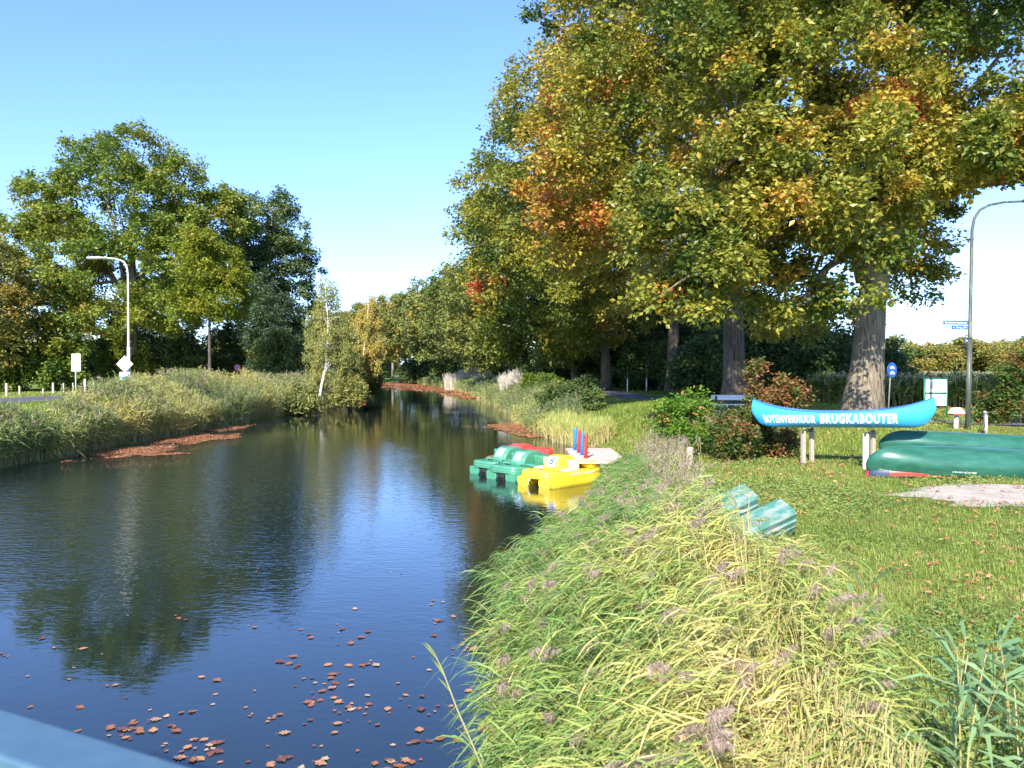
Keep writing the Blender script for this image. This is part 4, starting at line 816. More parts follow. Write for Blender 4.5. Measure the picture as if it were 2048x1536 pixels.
c1 = Canoe(4.75, .84, .43, .36)
root = empty('canoe', (8.83, 21.5, 2.08), 'bright blue canoe with white rental lettering lying on a post rack', 'canoe', rz=-math.radians(25)); root.rotation_euler = (0, math.radians(-1.5), -math.radians(25))
c1.mesh().build('hull', [CYAN, mat('canoe_inside_blue', (.03, .16, .33), .5)], root); c1.gunwale().build('gunwale', BLUP, root)
for q in (.3, .62):
    A = Acc(); hw = c1.hw(q) * .93; add_box(A, ((q - .5) * c1.L, 0, c1.top(q) - .05), (.16, hw * 2, .03)); A.build('seat', BLK, root)
A = Acc(); V0 = [[c1.pt(q, .995, -1) + [0, 0, .02], c1.pt(q, .995, 1) + [0, 0, .02]] for q in (.70, .76, .82, .86)]; V0 = np.array(V0).reshape(-1, 3); A.add(V0, [[0, 1, 3, 2], [2, 3, 5, 4], [4, 5, 7, 6]]); A.build('deck_plate', BLUP, root)
for sx, q0, q1, z0, h in (('BOTENVERHUUR', .075, .375, .245, .225), ('BRUGKABOUTER', .40, .80, .255, .265)):
    me = text_mesh(sx, width=(q1 - q0) * c1.L, height=h, bold=.042, space=1.2, sub=3); c1.wrap(me, q0, q1, z0, -1); me.materials.clear(); me.materials.append(WLET)
    o = bpy.data.objects.new('lettering', me); COL.objects.link(o); o.parent = root
# rack trestles
for i, (p1, p2, cm, lb) in enumerate([((7.82, 21.45), (8.33, 22.2), BARKO, 'left weathered wooden trestle carrying the blue canoe'), ((9.12, 20.6), (9.72, 21.5), WHITE, 'right wooden trestle with a white-painted front post under the blue canoe')]):
    z1 = float(gz(*p1)); root = empty('canoe_trestle', (p1[0], p1[1], z1), lb, 'trestle'); A = Acc(); add_box(A, (0, 0, .42), (.10, .10, .98), .3); bevel_obj(A.build('post', cm, root), .008)
    dx, dy = p2[0] - p1[0], p2[1] - p1[1]; z2 = float(gz(*p2)) - z1; A = Acc(); add_box(A, (dx, dy, z2 / 2 + .42), (.10, .10, .98 - z2), .3); bevel_obj(A.build('post', BARKO, root), .008)
    A = Acc(); add_box(A, (dx / 2, dy / 2, .945 - .05), (math.hypot(dx, dy) + .16, .05, .09), math.atan2(dy, dx)); bevel_obj(A.build('beam', BARKD, root), .006)
# upturned canoes
def upturned(loc, rz, roll, pitch, cn, m_, label, letters=()):
    root = empty('canoe', loc, label, 'canoe'); R = (Euler((0, 0, rz)).to_matrix() @ Euler((0, pitch, 0)).to_matrix() @ Euler((PI + roll, 0, 0)).to_matrix()).to_euler(); root.rotation_euler = R
    cn.mesh().build('hull', [m_, BLK], root); cn.gunwale(.013).build('gunwale', BLK, root)
    for (tx, q0, q1, z0, h) in letters:
        me = text_mesh(tx, width=abs(q1 - q0) * cn.L, height=h, bold=.01, sub=2)
        me.transform(Matrix.Rotation(PI, 4, 'Z')); cn.wrap(me, min(q0, q1), max(q0, q1), z0, 1); me.materials.clear(); me.materials.append(WLET); o = bpy.data.objects.new('lettering', me); COL.objects.link(o); o.parent = root
    return root
cg = Canoe(5.2, 1.0, .46, .20, W2=.55)
zg = float(gz(10.6, 18.6))
upturned((10.98, 18.75, zg + .66), math.radians(-4), math.radians(22), math.radians(2), cg, CANG, 'nearer upturned dark green canoe with white maker lettering, lying before the sand', [('MOQUINN', .36, .46, .36, .05), ('El Family', .05, .10, .50, .03)])
cg2 = Canoe(5.2, .92, .40, .20, W2=.55)
upturned((12.45, 21.3, zg + .84), math.radians(-6), math.radians(12), math.radians(2.5), cg2, CANG, 'farther upturned green canoe resting behind the nearer one')
cr = Canoe(2.4, .7, .26, .05, W2=.45)
root = upturned((9.62, 19.0, zg + .27), math.radians(-10), -math.radians(6), 0, cr, REDP, 'small red and dark blue canoe squeezed under the green canoe bow')
A = Acc(); 
NAVY = mat('navy_end_cap', (.035, .05, .10), .5)
V = []; qs = np.linspace(0, .22, 8); ts = np.linspace(0, 1, 9)
for q in qs: V += [cr.pt(q, t, -1) * [1.004, 1.02, 1] - [0, 0, .004] for t in ts[::-1]] + [cr.pt(q, t, 1) * [1.004, 1.02, 1] - [0, 0, .004] for t in ts[1:]]
m = 17; i = np.arange(7)[:, None] * m; j = np.arange(m - 1)[None]; A.add(np.array(V), np.stack([i + j, i + m + j, i + m + j + 1, i + j + 1], -1).reshape(-1, 4), .5, 0, True); A.build('end_cap', NAVY, root)

# --- pedal boats
def ring(z, W, L, p, n=40, inset=0, sheer=0):
    a_ = np.linspace(0, 2 * PI, n, endpoint=False); c, s = np.cos(a_), np.sin(a_)
    x = (W / 2 - inset) * np.sign(c) * np.abs(c) ** (2 / p); y = (L / 2 - inset) * np.sign(s) * np.abs(s) ** (2 / p)
    bow = np.clip(-y / (L / 2), 0, 1); x = x * (1 - .13 * bow ** 3)
    return np.stack([x, y, z + sheer * bow ** 2], -1)
def loft(A, rings, tint=.5, mat=0, cap=True, smooth=True):
    n = len(rings[0]); V = np.concatenate(rings); i = np.arange(len(rings) - 1)[:, None] * n; j = np.arange(n)[None]; k = (j + 1) % n
    A.add(V, np.stack([i + j, i + k, i + n + k, i + n + j], -1).reshape(-1, 4), tint, mat, smooth)
    if cap:
        for rg_, fl in ((rings[0], 1), (rings[-1], 0)):
            c = rg_.mean(0); V = np.vstack([rg_, c]); j = np.arange(n); k = (j + 1) % n; F = np.stack([j, k, np.full(n, n)], -1); A.add(V, F[:, ::-1] if fl else F, tint, mat, False)
def pedal_boat(loc, heading, body, label, hump=None, style='open', number=None, side_text=None, seatm=None, W=1.62, L=2.75, hr=.52):
    hump = hump or body; seatm = seatm or body
    root = empty('pedal_boat', loc, label, 'pedal boat'); root.rotation_euler = (0, 0, heading)
    A = Acc(); sh = .05
    prof = [(.17, .10), (.20, .02), (.235, .0), (.25, .014), (.265, .0), (.31, 0), (.325, .014), (.34, 0), (.40, .012), (.435, .045), (.45, .09), (.43, .13), (.40, .15)]
    loft(A, [ring(z, W, L, 4.2, 64, ins, sh) for z, ins in prof])
    for sd in (-1, 1):
        rs_ = []
        for t in np.linspace(0, 1, 16):
            yv = -L / 2 + .07 + (L - .14) * t; lift = .10 * max(0, 1 - t / .12) ** 1.4; narrow = 1 - .12 * max(0, 1 - t / .10); cx_ = sd * (W / 2 - .27) * (1 - .16 * max(0, 1 - t / .3) ** 2)
            b0_ = -.16 + lift; w_ = .27 * narrow
            sec = [(-w_, .26), (-w_, .06), (-w_ * .8, b0_ + .04), (-w_ * .5, b0_), (w_ * .5, b0_), (w_ * .8, b0_ + .04), (w_, .06), (w_, .26)]
            rs_.append(np.array([[cx_ + a_, yv, z] for a_, z in sec]))
        loft(A, rs_, smooth=False)
    A.build('hull', body, root)
    # wheel housing arch
    A = Acc(); n = 20; a_ = np.linspace(0, PI, n); hw = .30
    rs_ = []
    for x, q in ((-hw - .02, .90), (-hw, .97), (-hw + .03, 1), (hw - .03, 1), (hw, .97), (hw + .02, .90)):
        rs_.append(np.stack([np.full(n, x), -.02 + hr * 1.02 * q * np.cos(a_), .38 + hr * q * np.sin(a_) ** .8], -1))
    loft(A, rs_, cap=True); A.build('wheel_housing', hump, root)
    for sd in (-1, 1):   # seats: backrest and cushion
        A = Acc(); M_ = Euler((math.radians(14), 0, 0)).to_matrix(); add_box(A, (sd * .53, -.02, .60), (.40, .10, .36), M=M_); bevel_obj(A.build('backrest', seatm, root), .035, 3)
        A = Acc(); add_box(A, (sd * .53, -.28, .47), (.42, .42, .07)); bevel_obj(A.build('seat', seatm, root), .025, 2)
        A = Acc(); add_tube(A, [[sd * .45, -.78, .44], [sd * .45, -.82, .50], [sd * .60, -.82, .50], [sd * .60, -.78, .44]], .012, 6); A.build('pedal', BLK, root)
    A = Acc(); add_box(A, (0, 1.08, .53), (W * .62, .34, .22)); bevel_obj(A.build('stern_bench', body, root), .06, 3)
    A = Acc(); add_box(A, (0, 1.08, .655), (W * .5, .26, .03)); bevel_obj(A.build('stern_cushion', seatm, root), .012, 2)
    if number:
        mp, mt = number[1], number[2]; th = math.radians(143); A = Acc()
        def arc(x, dt, o=.006): t = th + dt; return [x, -.02 + (hr * 1.02 + o) * math.cos(t), .38 + (hr + o) * math.sin(t) ** .8]
        g = np.linspace(-.38, .38, 9); V = np.array([arc(x, t) for t in g for x in (-.19, .19)]); i = np.arange(8)[:, None] * 2; A.add(V, i + np.array([[0, 2, 3, 1]]), .5, 0, True); A.build('number_plate', mp, root)
        me = text_mesh(number[0], height=.26, bold=.02, sub=2)
        for v in me.vertices: v.co = Vector(arc(v.co.x, -v.co.y / hr * 1.05, .012))
        me.materials.clear(); me.materials.append(mt); o = bpy.data.objects.new('number', me); COL.objects.link(o); o.parent = root
    if side_text:
        text_obj('lettering', side_text, WLET, root, TR((W / 2 + .008, .1, .37), PI / 2, 0, PI / 2), width=1.25, height=.075, bold=.02)
    if style == 'chain':
        A = Acc(); add_tube(A, [[-.12, -L / 2 - .015, .26], [-.12, -L / 2 - .02, .2], [-.12, -L / 2 - .02, -.3]], .009, 5); A.build('mooring_chain', GALV, root)
        A = Acc(); add_box(A, (-.12, -L / 2 - .01, .21), (.08, .05, .07)); bevel_obj(A.build('towing_eye', WHITE, root), .01)
    else:
        A = Acc(); th = np.linspace(0, 2 * PI, 12); add_box(A, (.05, -L / 2 + .12, .06), (.30, .2, .34), M=Euler((.5, 0, 0)).to_matrix()); bevel_obj(A.build('black_bow_block', BLK, root), .05, 3)  # rounded black block tilted under the bow, between the floats
    return root
HD = math.radians(-45)     # bows point to the lower left of the photograph
ax = np.array([.707, .707])
def boat_at(fx, fy, L=2.75): c = np.array([fx, fy]) + ax * L / 2; return (c[0], c[1], 0)
pedal_boat(boat_at(.62, 24.85), HD, YEL, 'bright yellow pedal boat with the number 8 on its white disc', style='chain', number=('8', WHITE, SIGNB), side_text="VAN 'T KAMP", seatm=CREAM)
PALEB = mat('pale_blue_plate', (.22, .42, .55), .4)
pedal_boat(boat_at(-.42, 26.25), HD, GRNP, 'green pedal boat moored directly behind the yellow one, with a number plate', number=('12', PALEB, WLET), hr=.54)
pedal_boat(boat_at(-1.05, 27.6), HD, GRNP, 'second green pedal boat, between the other green one and the red one', number=('10', PALEB, WLET), hr=.54)
pedal_boat(boat_at(-.62, 28.9), HD, REDB, 'red pedal boat almost hidden behind the green pedal boats', hr=.52)
# --- landing stage and coloured piles
root = empty('landing_stage', (2.95, 28.6, .6), 'pale wooden landing stage beside the moored pedal boats', 'jetty')
rg = np.random.default_rng(5)
for k in range(16):
    A = Acc(); add_box(A, (0 + rg.normal(0, .01), -2.4 + k * .30, rg.normal(0, .004)), (1.75, .28, .045)); bevel_obj(A.build('plank', WOODL, root), .006, 1)
for sx in (-.8, 0, .8): A = Acc(); add_box(A, (sx, -.15, -.10), (.10, 4.7, .14)); A.build('joist', BARKO, root)
A = Acc(); add_box(A, (-.895, -.15, -.08), (.035, 4.75, .2)); A.build('edge_board', BARKO, root)
for (sx, sy) in ((-.75, -2.2), (.75, -2.2), (-.75, 0), (-.75, 2.0)): A = Acc(); add_tube(A, [[sx, sy, -1.3], [sx, sy, -.03]], .08, 10); A.build('support_post', BARKD, root)
for i, (x, y, m_, lb) in enumerate([(2.36, 30.0, BLUP, 'farther of the two blue piles on the landing stage'), (2.43, 29.1, REDP, 'farther of the two red piles on the landing stage'), (2.47, 28.2, BLUP, 'nearer of the two blue piles on the landing stage'), (2.52, 27.3, REDP, 'nearer of the two red piles, first on the landing stage')]):
    A = Acc(); add_tube(A, [[0, 0, 0], [.01, 0, .45], [.03, 0, .80], [.03, 0, .84]], [.062, .060, .058, .045], 14); o = A.build('mooring_pile', m_); o.location = (x, y, .62); tag(o, lb, 'post')
    A = Acc(); add_tube(A, [[0, 0, 0], [0, 0, .03]], .085, 12); q = A.build('base_collar', m_, o)
# --- teal hull in the grass
root = empty('plastic_hull', (3.72, 12.1, float(gz(3.72, 12.1)) + .18), 'weathered teal plastic twin hull lying tilted in the reeds and grass', 'boat wreck')
root.rotation_euler = Euler((math.radians(28), math.radians(-16), math.radians(24)))
for k, (dx, dy, dz, l) in enumerate(((0, 0, 0, 1.15), (-.28, .50, .06, 1.1))):
    A = Acc(); rs_ = []
    for t in np.linspace(0, 1, 14):
        xx_ = (t - .5) * l; nar = 1 - .45 * max(0, .28 - t) / .28
        sec = []
        for (yy_, zz_) in [(-.21, -.24), (-.24, -.06), (-.225, -.05), (-.235, .05), (-.20, .06), (-.20, .16), (-.14, .21), (.14, .21), (.2, .16), (.20, .06), (.235, .05), (.24, -.06), (.21, -.24)]:
            sec.append([dx + xx_, dy + yy_ * nar, dz + zz_ * nar])
        rs_.append(np.array(sec))
    loft(A, rs_, smooth=False); bevel_obj(A.build('float', TEAL, root), .012, 2)
A = Acc(); add_box(A, (-.3, .25, .02), (.5, .3, .06)); bevel_obj(A.build('cross_piece', TEAL, root), .01)
# --- stump post and other small wooden things
A = Acc(); add_tube(A, [[0, 0, -.2], [0, 0, .3], [.01, 0, .60], [.01, 0, .615]], [.105, .10, .095, .07], 12, jitter=.03, rng=np.random.default_rng(3)); o = A.build('wooden_bollard', BARKO); x, y = 4.98, 22.4; o.location = (x, y, float(gz(x, y)) - .03); tag(o, 'short grey wooden bollard in front of the green and red shrub', 'post')
# --- bench by the path
x, y = 10.35, 37.6; z = float(gz(x, y)); root = empty('bench', (x, y, z), 'low metal-white bench at the path before the second oak trunk', 'bench'); root.rotation_euler = (0, 0, math.radians(-6))
A = Acc(); add_box(A, (0, 0, .74), (1.95, .05, .24)); bevel_obj(A.build('backrest', WHITE, root), .01)
A = Acc(); add_box(A, (0, -.25, .42), (1.95, .36, .05)); bevel_obj(A.build('seat', WHITE, root), .01)
for sx in (-.75, .75): A = Acc(); add_box(A, (sx, -.03, .36), (.09, .07, .9)); add_box(A, (sx, -.25, .2), (.09, .3, .4)); A.build('leg', BARKD, root)
# --- street lamps
def lamp(base, H, arm, m_, label, r=.085, headm=None, rz=0, tilt=0, hl=.75):
    root = empty('street_lamp', base, label, 'street lamp', rz=rz); root.rotation_euler = (0, tilt, rz)
    A = Acc(); add_tube(A, [[0, 0, -.3], [0, 0, H * .40]], [r, r * .95], 14); add_tube(A, [[0, 0, H * .40], [0, 0, H * .41], [0, 0, H - .9], [arm * .04, 0, H - .5], [arm * .14, 0, H - .22], [arm * .32, 0, H - .05], [arm * .6, 0, H + .05], [arm, 0, H + .09]], [r, r * .72, r * .55, r * .52, r * .5, r * .48, r * .45, r * .42], 12); A.build('pole', m_, root)
    s_ = 1 if arm > 0 else -1; A = Acc(); rs_ = []
    for t in np.linspace(0, 1, 9):
        w_ = .13 * (math.sin(PI * min(.12 + t * .8, 1)) ** .5); h_ = .055 + .05 * math.sin(PI * t * .8); xx_ = arm + s_ * (t * hl - .05); th = np.linspace(0, 2 * PI, 14, endpoint=False)
        rs_.append(np.stack([np.full(14, xx_), w_ * np.cos(th), H + .10 + h_ * np.sin(th)], -1))
    loft(A, rs_); A.build('lamp_head', headm or m_, root)
    A = Acc(); rs_ = [np.stack([arm + s_ * (hl * .52 + hl * .33 * q * np.cos(th)), .1 * q * np.sin(th), np.full(14, H + .065 - .05 * (1 - q))], -1) for q in (1, .9, .6, .1)]; loft(A, rs_); A.build('lamp_glass', mat('lamp_glass', (.75, .75, .72), .2), root)
    return root
zr = float(gz(15.4, 27)); ro = lamp((15.4, 27, zr), 7.62, 1.75, LAMPG, 'tall mossy green street lamp by the road on the right', r=.088, tilt=.012)
# street name signs on the lamp pole belong to it
A = Acc(); add_box(A, (-.50, -.03, 3.61 + 0 * zr), (.84, .025, .13)); o1 = bevel_obj(A.build('street_name_sign', SIGNB, ro), .004, 1); text_obj('lettering', 'Bovenmeersterstraat', WLET, o1, TR((-.50, -.046, 3.61), PI / 2), width=.74, height=.075)
A = Acc(); add_box(A, (-.50, -.03, 3.52), (.84, .026, .045)); A.build('sign_bracket', GALV, ro)
A = Acc(); add_box(A, (-.37, -.03, 3.435), (.54, .025, .13)); o1 = bevel_obj(A.build('street_name_sign', SIGNB, ro), .004, 1); text_obj('lettering', 'n. Brug 24', WLET, o1, TR((-.37, -.046, 3.435), PI / 2), width=.44, height=.085)
A = Acc(); add_tube(A, [[-.17, .0, 3.0], [-.152, -.010, 3.0]], .30, 28); o1 = A.build('round_sign', SIGNB, ro); A = Acc(); add_box(A, (-.09, 0, 3.0), (.12, .05, .06)); A.build('sign_clamp', GALV, ro)
lamp((-23.95, 50, float(gz(-23.95, 50))), 9.05, -1.35, CREAMP, 'tall cream street lamp rising above the left reeds', r=.10, headm=GALV, hl=1.25)
# diamond and blue plate on their own short post in front of the lamp
def signpost(base, label, parts, H, r=.03, m_=GALV, rz=0):
    root = empty('road_sign', base, label, 'road sign', rz=rz); A = Acc(); add_tube(A, [[0, 0, -.2], [0, 0, H]], r, 10); A.build('pole', m_, root); return root
b_ = (-23.98, 49.6, float(gz(-23.98, 49.6))); zl = lambda v, Yd: wp(0, v, Yd)[2]
r1 = signpost(b_, 'white diamond priority sign with a small blue plate below it', None, zl(712, 49.6) - b_[2], .04)
A = Acc(); h = .52; zc = zl(728, 49.6) - b_[2]; V = np.array([[0, -.05, zc + h], [h, -.05, zc], [0, -.05, zc - h], [-h, -.05, zc], [0, -.03, zc + h], [h, -.03, zc], [0, -.03, zc - h], [-h, -.03, zc]]); A.add(V, [[0, 3, 2, 1], [4, 5, 6, 7], [0, 1, 5, 4], [1, 2, 6, 5], [2, 3, 7, 6], [3, 0, 4, 7]]); sg = A.build('diamond_panel', WHITE, r1)
A = Acc(); h = .30; V = np.array([[0, -.054, zc + h], [h, -.054, zc], [0, -.054, zc - h], [-h, -.054, zc]]); A.add(V, [[0, 3, 2, 1]]); A.build('yellow_centre', mat('faded_yellow', (.80, .72, .48), .5), sg)
zc = zl(752, 49.6) - b_[2]; A = Acc(); add_box(A, (0, -.05, zc), (.66, .02, .50)); sg = bevel_obj(A.build('route_plate', mat('pale_blue_enamel', (.55, .72, .80), .4), r1), .004, 1)
A = Acc(); V = np.array([[x_, -.064, zc - .08 + .035 * math.sin(x_ * 14) + w_] for x_ in np.linspace(-.32, .32, 14) for w_ in (-.05, .05)]); i = np.arange(13)[:, None] * 2; A.add(V, i + np.array([[0, 2, 3, 1]])); A.build('wave_stripe', mat('wave_blue', (.04, .28, .62), .4), sg)
text_obj('lettering', 'Kanaal', mat('plate_lettering', (.12, .35, .62), .5), sg, TR((0, -.064, zc + .10), PI / 2), width=.46, height=.12)
b_ = (-37.9, 69.5, float(gz(-37.9, 69.5))); r1 = signpost(b_, 'tall white rectangular road sign seen from the back beyond the left road', None, zl(708, 69.5) - b_[2], .045, m_=WHITE)
zc = zl(725, 69.5) - b_[2]; A = Acc(); add_box(A, (0, .07, zc), (.80, .03, 1.52)); bevel_obj(A.build('panel', WHITE, r1), .01, 1); A = Acc(); add_box(A, (0, .0, zc), (.035, .05, 1.5)); A.build('stiffener', BLK, r1)
# no-parking roundel in the reeds
p_ = wp(475, 735, 78); b_ = (p_[0], 78, float(gz(p_[0], 78))); r1 = signpost(b_, 'small round blue and red no-parking sign above the left reeds', None, p_[2] - b_[2], .035)
A = Acc(); add_tube(A, [[0, -.03, p_[2] - b_[2]], [0, -.05, p_[2] - b_[2]]], .30, 24); sg = A.build('red_disc', REDP, r1); A = Acc(); add_tube(A, [[0, -.05, p_[2] - b_[2]], [0, -.056, p_[2] - b_[2]]], .22, 24); A.build('blue_disc', SIGNB, sg)
A = Acc(); add_box(A, (0, -.06, p_[2] - b_[2]), (.44, .004, .06), M=Euler((0, .78, 0)).to_matrix()); A.build('red_bar', REDP, sg)
# fence posts beyond the left road
k = 0; ys_ = [64, 67, 71.5, 76, 79, 80.5, 83.5, 86, 88.5, 91, 93.5, 95.5]
labs_ = ['leftmost wooden post beyond the left road, standing clear on grass', 'second wooden post from the left beyond the left road', 'low wooden post half lost in the reeds left of the white sign', 'first of three wooden posts just left of the white sign', 'middle of three wooden posts just left of the white sign', 'wooden post closest to the white sign pole on its left', '', 'first wooden post right of the tallest pale roadside post', 'second wooden post right of the tallest pale roadside post', 'third wooden post right of the tallest pale roadside post', 'wooden post one before the last, left of the street lamp', 'last wooden post, beneath the blue plate of the street lamp']
for i, (u, hh, wd) in enumerate([(13, 1.0, .14), (39, .75, .12), (86, .5, .1), (106, .95, .12), (127, .9, .1), (146, .9, .1), (170, 1.25, .15), (187, .9, .13), (201, .85, .1), (219, .85, .1), (235, .8, .1), (249, .8, .1)]):
    Xp = -41.0; Yp = -41.0 * 1600 / (u - 1024); A = Acc(); add_box(A, (0, 0, hh / 2), (wd * 1.3, wd, hh + .2)); o = bevel_obj(A.build('fence_post', BARKO if i % 3 else WOODL), .012, 1); o.location = (Xp, Yp, float(gz(Xp, Yp)) + .0)
    tag(o, 'tallest pale post in the roadside row, just right of the white sign' if i == 6 else labs_[i], 'post', None if i == 6 else 'wooden posts along the left road')
# info board
Yb = 32.6; x1 = (1849 - 1024) / 1600 * Yb; x2 = (1894 - 1024) / 1600 * Yb; z0 = float(gz(17.3, Yb)); root = empty('information_board', ((x1 + x2) / 2, Yb, z0), 'green framed board with two white panels behind the blue canoe bow', 'information board')
hw = (x2 - x1) / 2
for s_ in (-1, 1): A = Acc(); add_tube(A, [[s_ * hw, 0, -.1], [s_ * hw, 0, zl(756, Yb) - z0]], .035, 10); A.build('frame_post', DGRN, root)
for v in (757, 787): A = Acc(); add_tube(A, [[-hw, 0, zl(v, Yb) - z0], [hw, 0, zl(v, Yb) - z0]], .028, 8); A.build('frame_bar', DGRN, root)
za, zb = zl(772, Yb) - z0, zl(800, Yb) - z0
A = Acc(); add_box(A, (0, -.03, za), (hw * 2 - .08, .02, .52)); p1 = bevel_obj(A.build('upper_panel', WHITE, root), .006, 1)
A = Acc(); th = np.linspace(0, 2 * PI, 14, endpoint=False); V = np.stack([-.16 + .09 * np.cos(th) * (1 + .3 * np.sin(2 * th)), np.full(14, -.0425), za + .04 + .17 * np.sin(th)], -1); V = np.vstack([V, [[-.16, -.0425, za + .04]]]); j = np.arange(14); A.add(V, np.stack([j, (j + 1) % 14, np.full(14, 14)], -1)); A.build('map_blotch', mat('map_grey', (.30, .33, .33), .6), p1)
text_obj('small_print', 'i  - - -', mat('print_grey', (.2, .22, .2), .6), p1, TR((.1, -.0425, za - .2), PI / 2), height=.05)
A = Acc(); add_box(A, (0, -.03, zb), (hw * 2 - .08, .02, .46)); p1 = bevel_obj(A.build('lower_panel', WHITE, root), .006, 1)
text_obj('symbol', 'b', mat('symbol_ink', (.06, .06, .08), .6), p1, TR((.17, -.0425, zb - .0), PI / 2), height=.15, bold=.02)
# mushroom-shaped waymarker
z0 = float(gz(15.15, 27.2)); root = empty('waymarker', (15.15, 27.25, z0), 'small mushroom-shaped concrete waymarker with a red and white cap', 'waymarker')
A = Acc(); add_tube(A, [[0, 0, -.1], [0, 0, .48]], [.105, .095], 4); bevel_obj(A.build('stem', mat('pale_concrete', (.48, .44, .37), .9), root), .02, 2)
def sq(z, h): return np.array([[-h, -h, z], [h, -h, z], [h, h, z], [-h, h, z]])
A = Acc(); loft(A, [sq(.47, .19), sq(.52, .215)], smooth=False); A.build('cap_rim', REDP, root)
A = Acc(); loft(A, [sq(.521, .205), sq(.70, .12), sq(.725, .10)], smooth=False); A.build('cap', mat('cap_pinkish_white', (.78, .66, .62), .5), root)
# cycle rack / gate near the lamp
z0 = float(gz(15.5, 25.9)); root = empty('cycle_gate', (15.35, 25.9, z0), 'small leaning galvanised gate with red and white bars at the lamp foot', 'gate', rz=math.radians(62))
for (p, q) in (((-.35, 0, 0), (-.42, 0, .62)), ((.55, 0, .05), (.48, 0, .72))): A = Acc(); add_tube(A, [p, q], .035, 8); A.build('post', WHITE, root)
for zz in (.18, .62): A = Acc(); add_tube(A, [(-.4, 0, zz), (.5, 0, zz + .08)], .018, 8); A.build('rail', GALV, root)
for k in range(5): A = Acc(); add_tube(A, [(-.25 + k * .16, 0, .2), (-.26 + k * .16, 0, .66)], .014, 6); A.build('bar', REDP if k % 2 else WHITE, root)
# round blue cycle sign
p_ = wp(1782, 740, 33); z0 = float(gz(p_[0], 33)); root = empty('road_sign', (p_[0] - .1, 33, z0), 'round blue cycle and moped sign on a thin grey post beside the oak trunk', 'road sign'); hz = p_[2] - z0
A = Acc(); add_tube(A, [[-.02, 0, -.1], [.08, 0, hz - .1], [.1, 0, hz + .25]], .028, 10); A.build('pole', GALV, root)
M_ = Euler((0, 0, math.radians(30))).to_matrix(); A = Acc(); add_tube(A, [np.array(M_ @ Vector((0, -.03, 0))) + [.1, 0, hz], np.array(M_ @ Vector((0, -.055, 0))) + [.1, 0, hz]], .31, 30); sg = A.build('blue_disc', SIGNB, root)
A = Acc(); 
def onface(x, z, o=-.062): return np.array(M_ @ Vector((x, o, z))) + [.1, 0, hz]
th = np.linspace(0, 2 * PI, 13)
for cz in (.11, -.11):
    for cx_ in (-.085, .085): add_tube(A, [onface(cx_ + .05 * math.cos(t), cz - .03 + .05 * math.sin(t)) for t in th], .010, 5, caps=False)
    add_tube(A, [onface(-.085, cz - .03), onface(-.03, cz + .05), onface(.06, cz + .05), onface(.085, cz - .03)], .010, 5); add_tube(A, [onface(-.03, cz + .05), onface(0, cz - .03), onface(.06, cz + .05)], .010, 5)
A.build('cycle_symbols', WHITE, sg)
# white stakes with thin saplings
for i, (u, lb) in enumerate([(1255, 'left of two white-sleeved stakes in the dark wood edge'), (1293, 'right of two white-sleeved stakes in the dark wood edge')]):
    Yd = 74; Xp = (u - 1024) / 1600 * Yd; z0 = float(gz(Xp, Yd)); root = empty('sapling_stake', (Xp, Yd, z0), lb, 'stake'); A = Acc(); add_tube(A, [[0, 0, 0], [0, 0, 1.3]], .06, 8); A.build('sleeve', WHITE, root); A = Acc(); add_tube(A, [[0, 0, 1.3], [.03, 0, 1.8], [0, 0, 2.5]], .022, 6); A.build('stem', BARKO, root)
# --- shrubs on the lawn
def sh(name, seed, x, y, L_, label, m_, **k): bush(name, seed, np.array([x, y, float(gz(x, y))]), lob(L_), label, m_, **k)
sh('garden_shrub', 601, 5.35, 24.3, [(1372, 850, 24.3, 46, 42, .8), (1340, 830, 24.5, 36, 40, .7), (1395, 815, 24.5, 28, 30, .5), (1385, 875, 24.0, 42, 22, .6)], 'fresh green shrub with reddening leaves behind the wooden bollard', leafmat('fresh_shrub_leaves', [(0, (.07, .19, .02)), (.5, (.17, .31, .03)), (.78, (.30, .28, .05)), (.9, (.45, .22, .08)), (1, (.52, .15, .12))], .4), ncl=90, twigs=20, per=5, clr=.26, leaf=.10, tint=.42, tsp=.24)
sh('red_oak_sapling', 602, 7.0, 23.6, [(1520, 878, 23.4, 48, 26, .6), (1560, 885, 23.4, 30, 22, .5), (1500, 845, 23.6, 38, 24, .5)], 'bushy red and green oak sapling under the left end of the blue canoe', REDSHR, ncl=85, twigs=15, per=5, clr=.24, leaf=.11, tint=.45, tsp=.25)
sh('red_oak_sapling', 603, 7.5, 24.6, [(1512, 760, 24.6, 20, 36, .4), (1560, 775, 24.6, 14, 34, .35), (1540, 800, 24.6, 50, 16, .5), (1600, 790, 24.6, 14, 28, .35), (1575, 800, 24.6, 34, 16, .5), (1500, 740, 24.6, 10, 16, .2)], 'upright oak saplings with wine-red leaves behind the blue canoe', REDSHR, ncl=62, twigs=12, per=5, clr=.19, leaf=.12, tint=.64, tsp=.2, flat=1.3)
sh('red_oak_sapling', 604, 6.2, 22.6, [(1452, 860, 22.6, 22, 44, .4), (1445, 895, 22.3, 26, 24, .4), (1475, 880, 22.5, 36, 36, .5)], 'small reddish sapling between the bollard and the blue canoe', REDSHR, ncl=70, twigs=16, per=5, clr=.2, leaf=.10, tint=.38, tsp=.26)
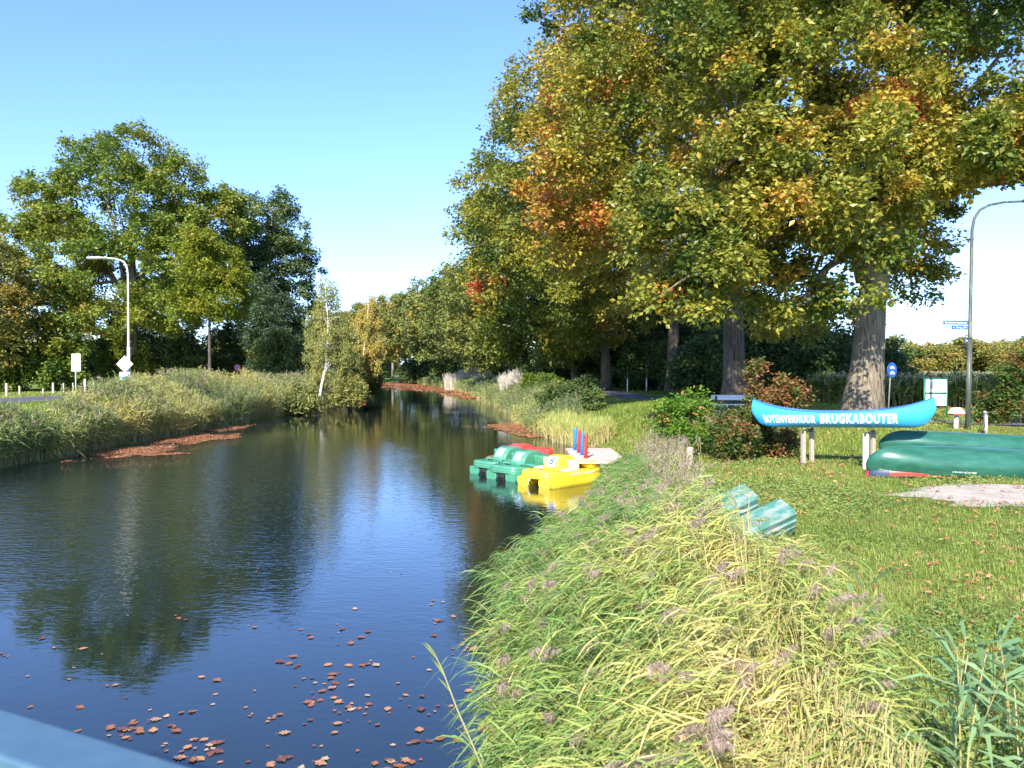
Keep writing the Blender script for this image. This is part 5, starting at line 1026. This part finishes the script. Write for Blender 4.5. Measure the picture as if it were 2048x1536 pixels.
sh('roadside_shrub', 605, 19.2, 29.6, [(2030, 780, 30, 45, 50, 1.1), (2010, 810, 29.8, 30, 34, .8), (2060, 740, 30, 34, 40, .9), (1985, 835, 29.8, 26, 18, .7)], 'dark roadside shrub with wine-red leaves at the right edge', REDSHR, ncl=130, twigs=18, per=5, clr=.30, leaf=.13, tint=.36, tsp=.26)
sh('waterside_bush', 606, 4.6, 50, [(1150, 790, 50, 46, 28, 1.6), (1120, 800, 50, 40, 26, 1.5), (1180, 815, 49, 26, 26, 1.1), (1170, 770, 51, 24, 16, 1.0)], 'dark green bush on the right bank slope below the path', DARKLF, ncl=150, twigs=22, per=5, clr=.4, leaf=.16, tint=.62, tsp=.15)
sh('waterside_bush', 607, 2.2, 74, [(1070, 765, 74, 24, 16, 1.3), (1100, 770, 72, 24, 18, 1.3)], 'green bush on the bank right of the tallest bleached grass clump', OAKGRN, ncl=90, twigs=20, per=5, clr=.4, leaf=.2, tint=.3, tsp=.15)
# --- bridge rail across the bottom left corner
pA = np.array(wp(-10, 1412, 1.30)); pB = np.array(wp(430, 1536, 1.08)); d = pB - pA; d[2] = 0; d /= np.linalg.norm(d); nrm_ = np.array([d[1], -d[0], 0])
RAILM = mat('blue_grey_rail_paint', (.06, .125, .18), .45, noise=(20, (.075, .145, .20), .4, .7)); RAILL = mat('pale_rail_strip', (.20, .27, .24), .45)
mid = (pA + pB) / 2; root = empty('bridge_railing', (float(mid[0]), float(mid[1]), 2.0), 'blue-grey steel bridge railing crossing the bottom left corner', 'railing', rz=math.atan2(d[1], d[0])); ztop = float(mid[2]) - 2.0
A = Acc(); add_box(A, (0, -.055, ztop - .015), (9, .10, .03)); bevel_obj(A.build('top_rail', RAILM, root), .006, 2)
A = Acc(); add_box(A, (0, -.10, ztop - .055), (9, .03, .05)); A.build('under_strip', RAILL, root)
for k in range(-4, 5):
    A = Acc(); add_box(A, (k * 1.1, -.055, ztop / 2 - .05), (.05, .05, ztop - .1)); A.build('post', RAILM, root)
for zz in (.15,): A = Acc(); add_box(A, (0, -.055, zz), (9, .03, .04)); A.build('lower_rail', RAILM, root)
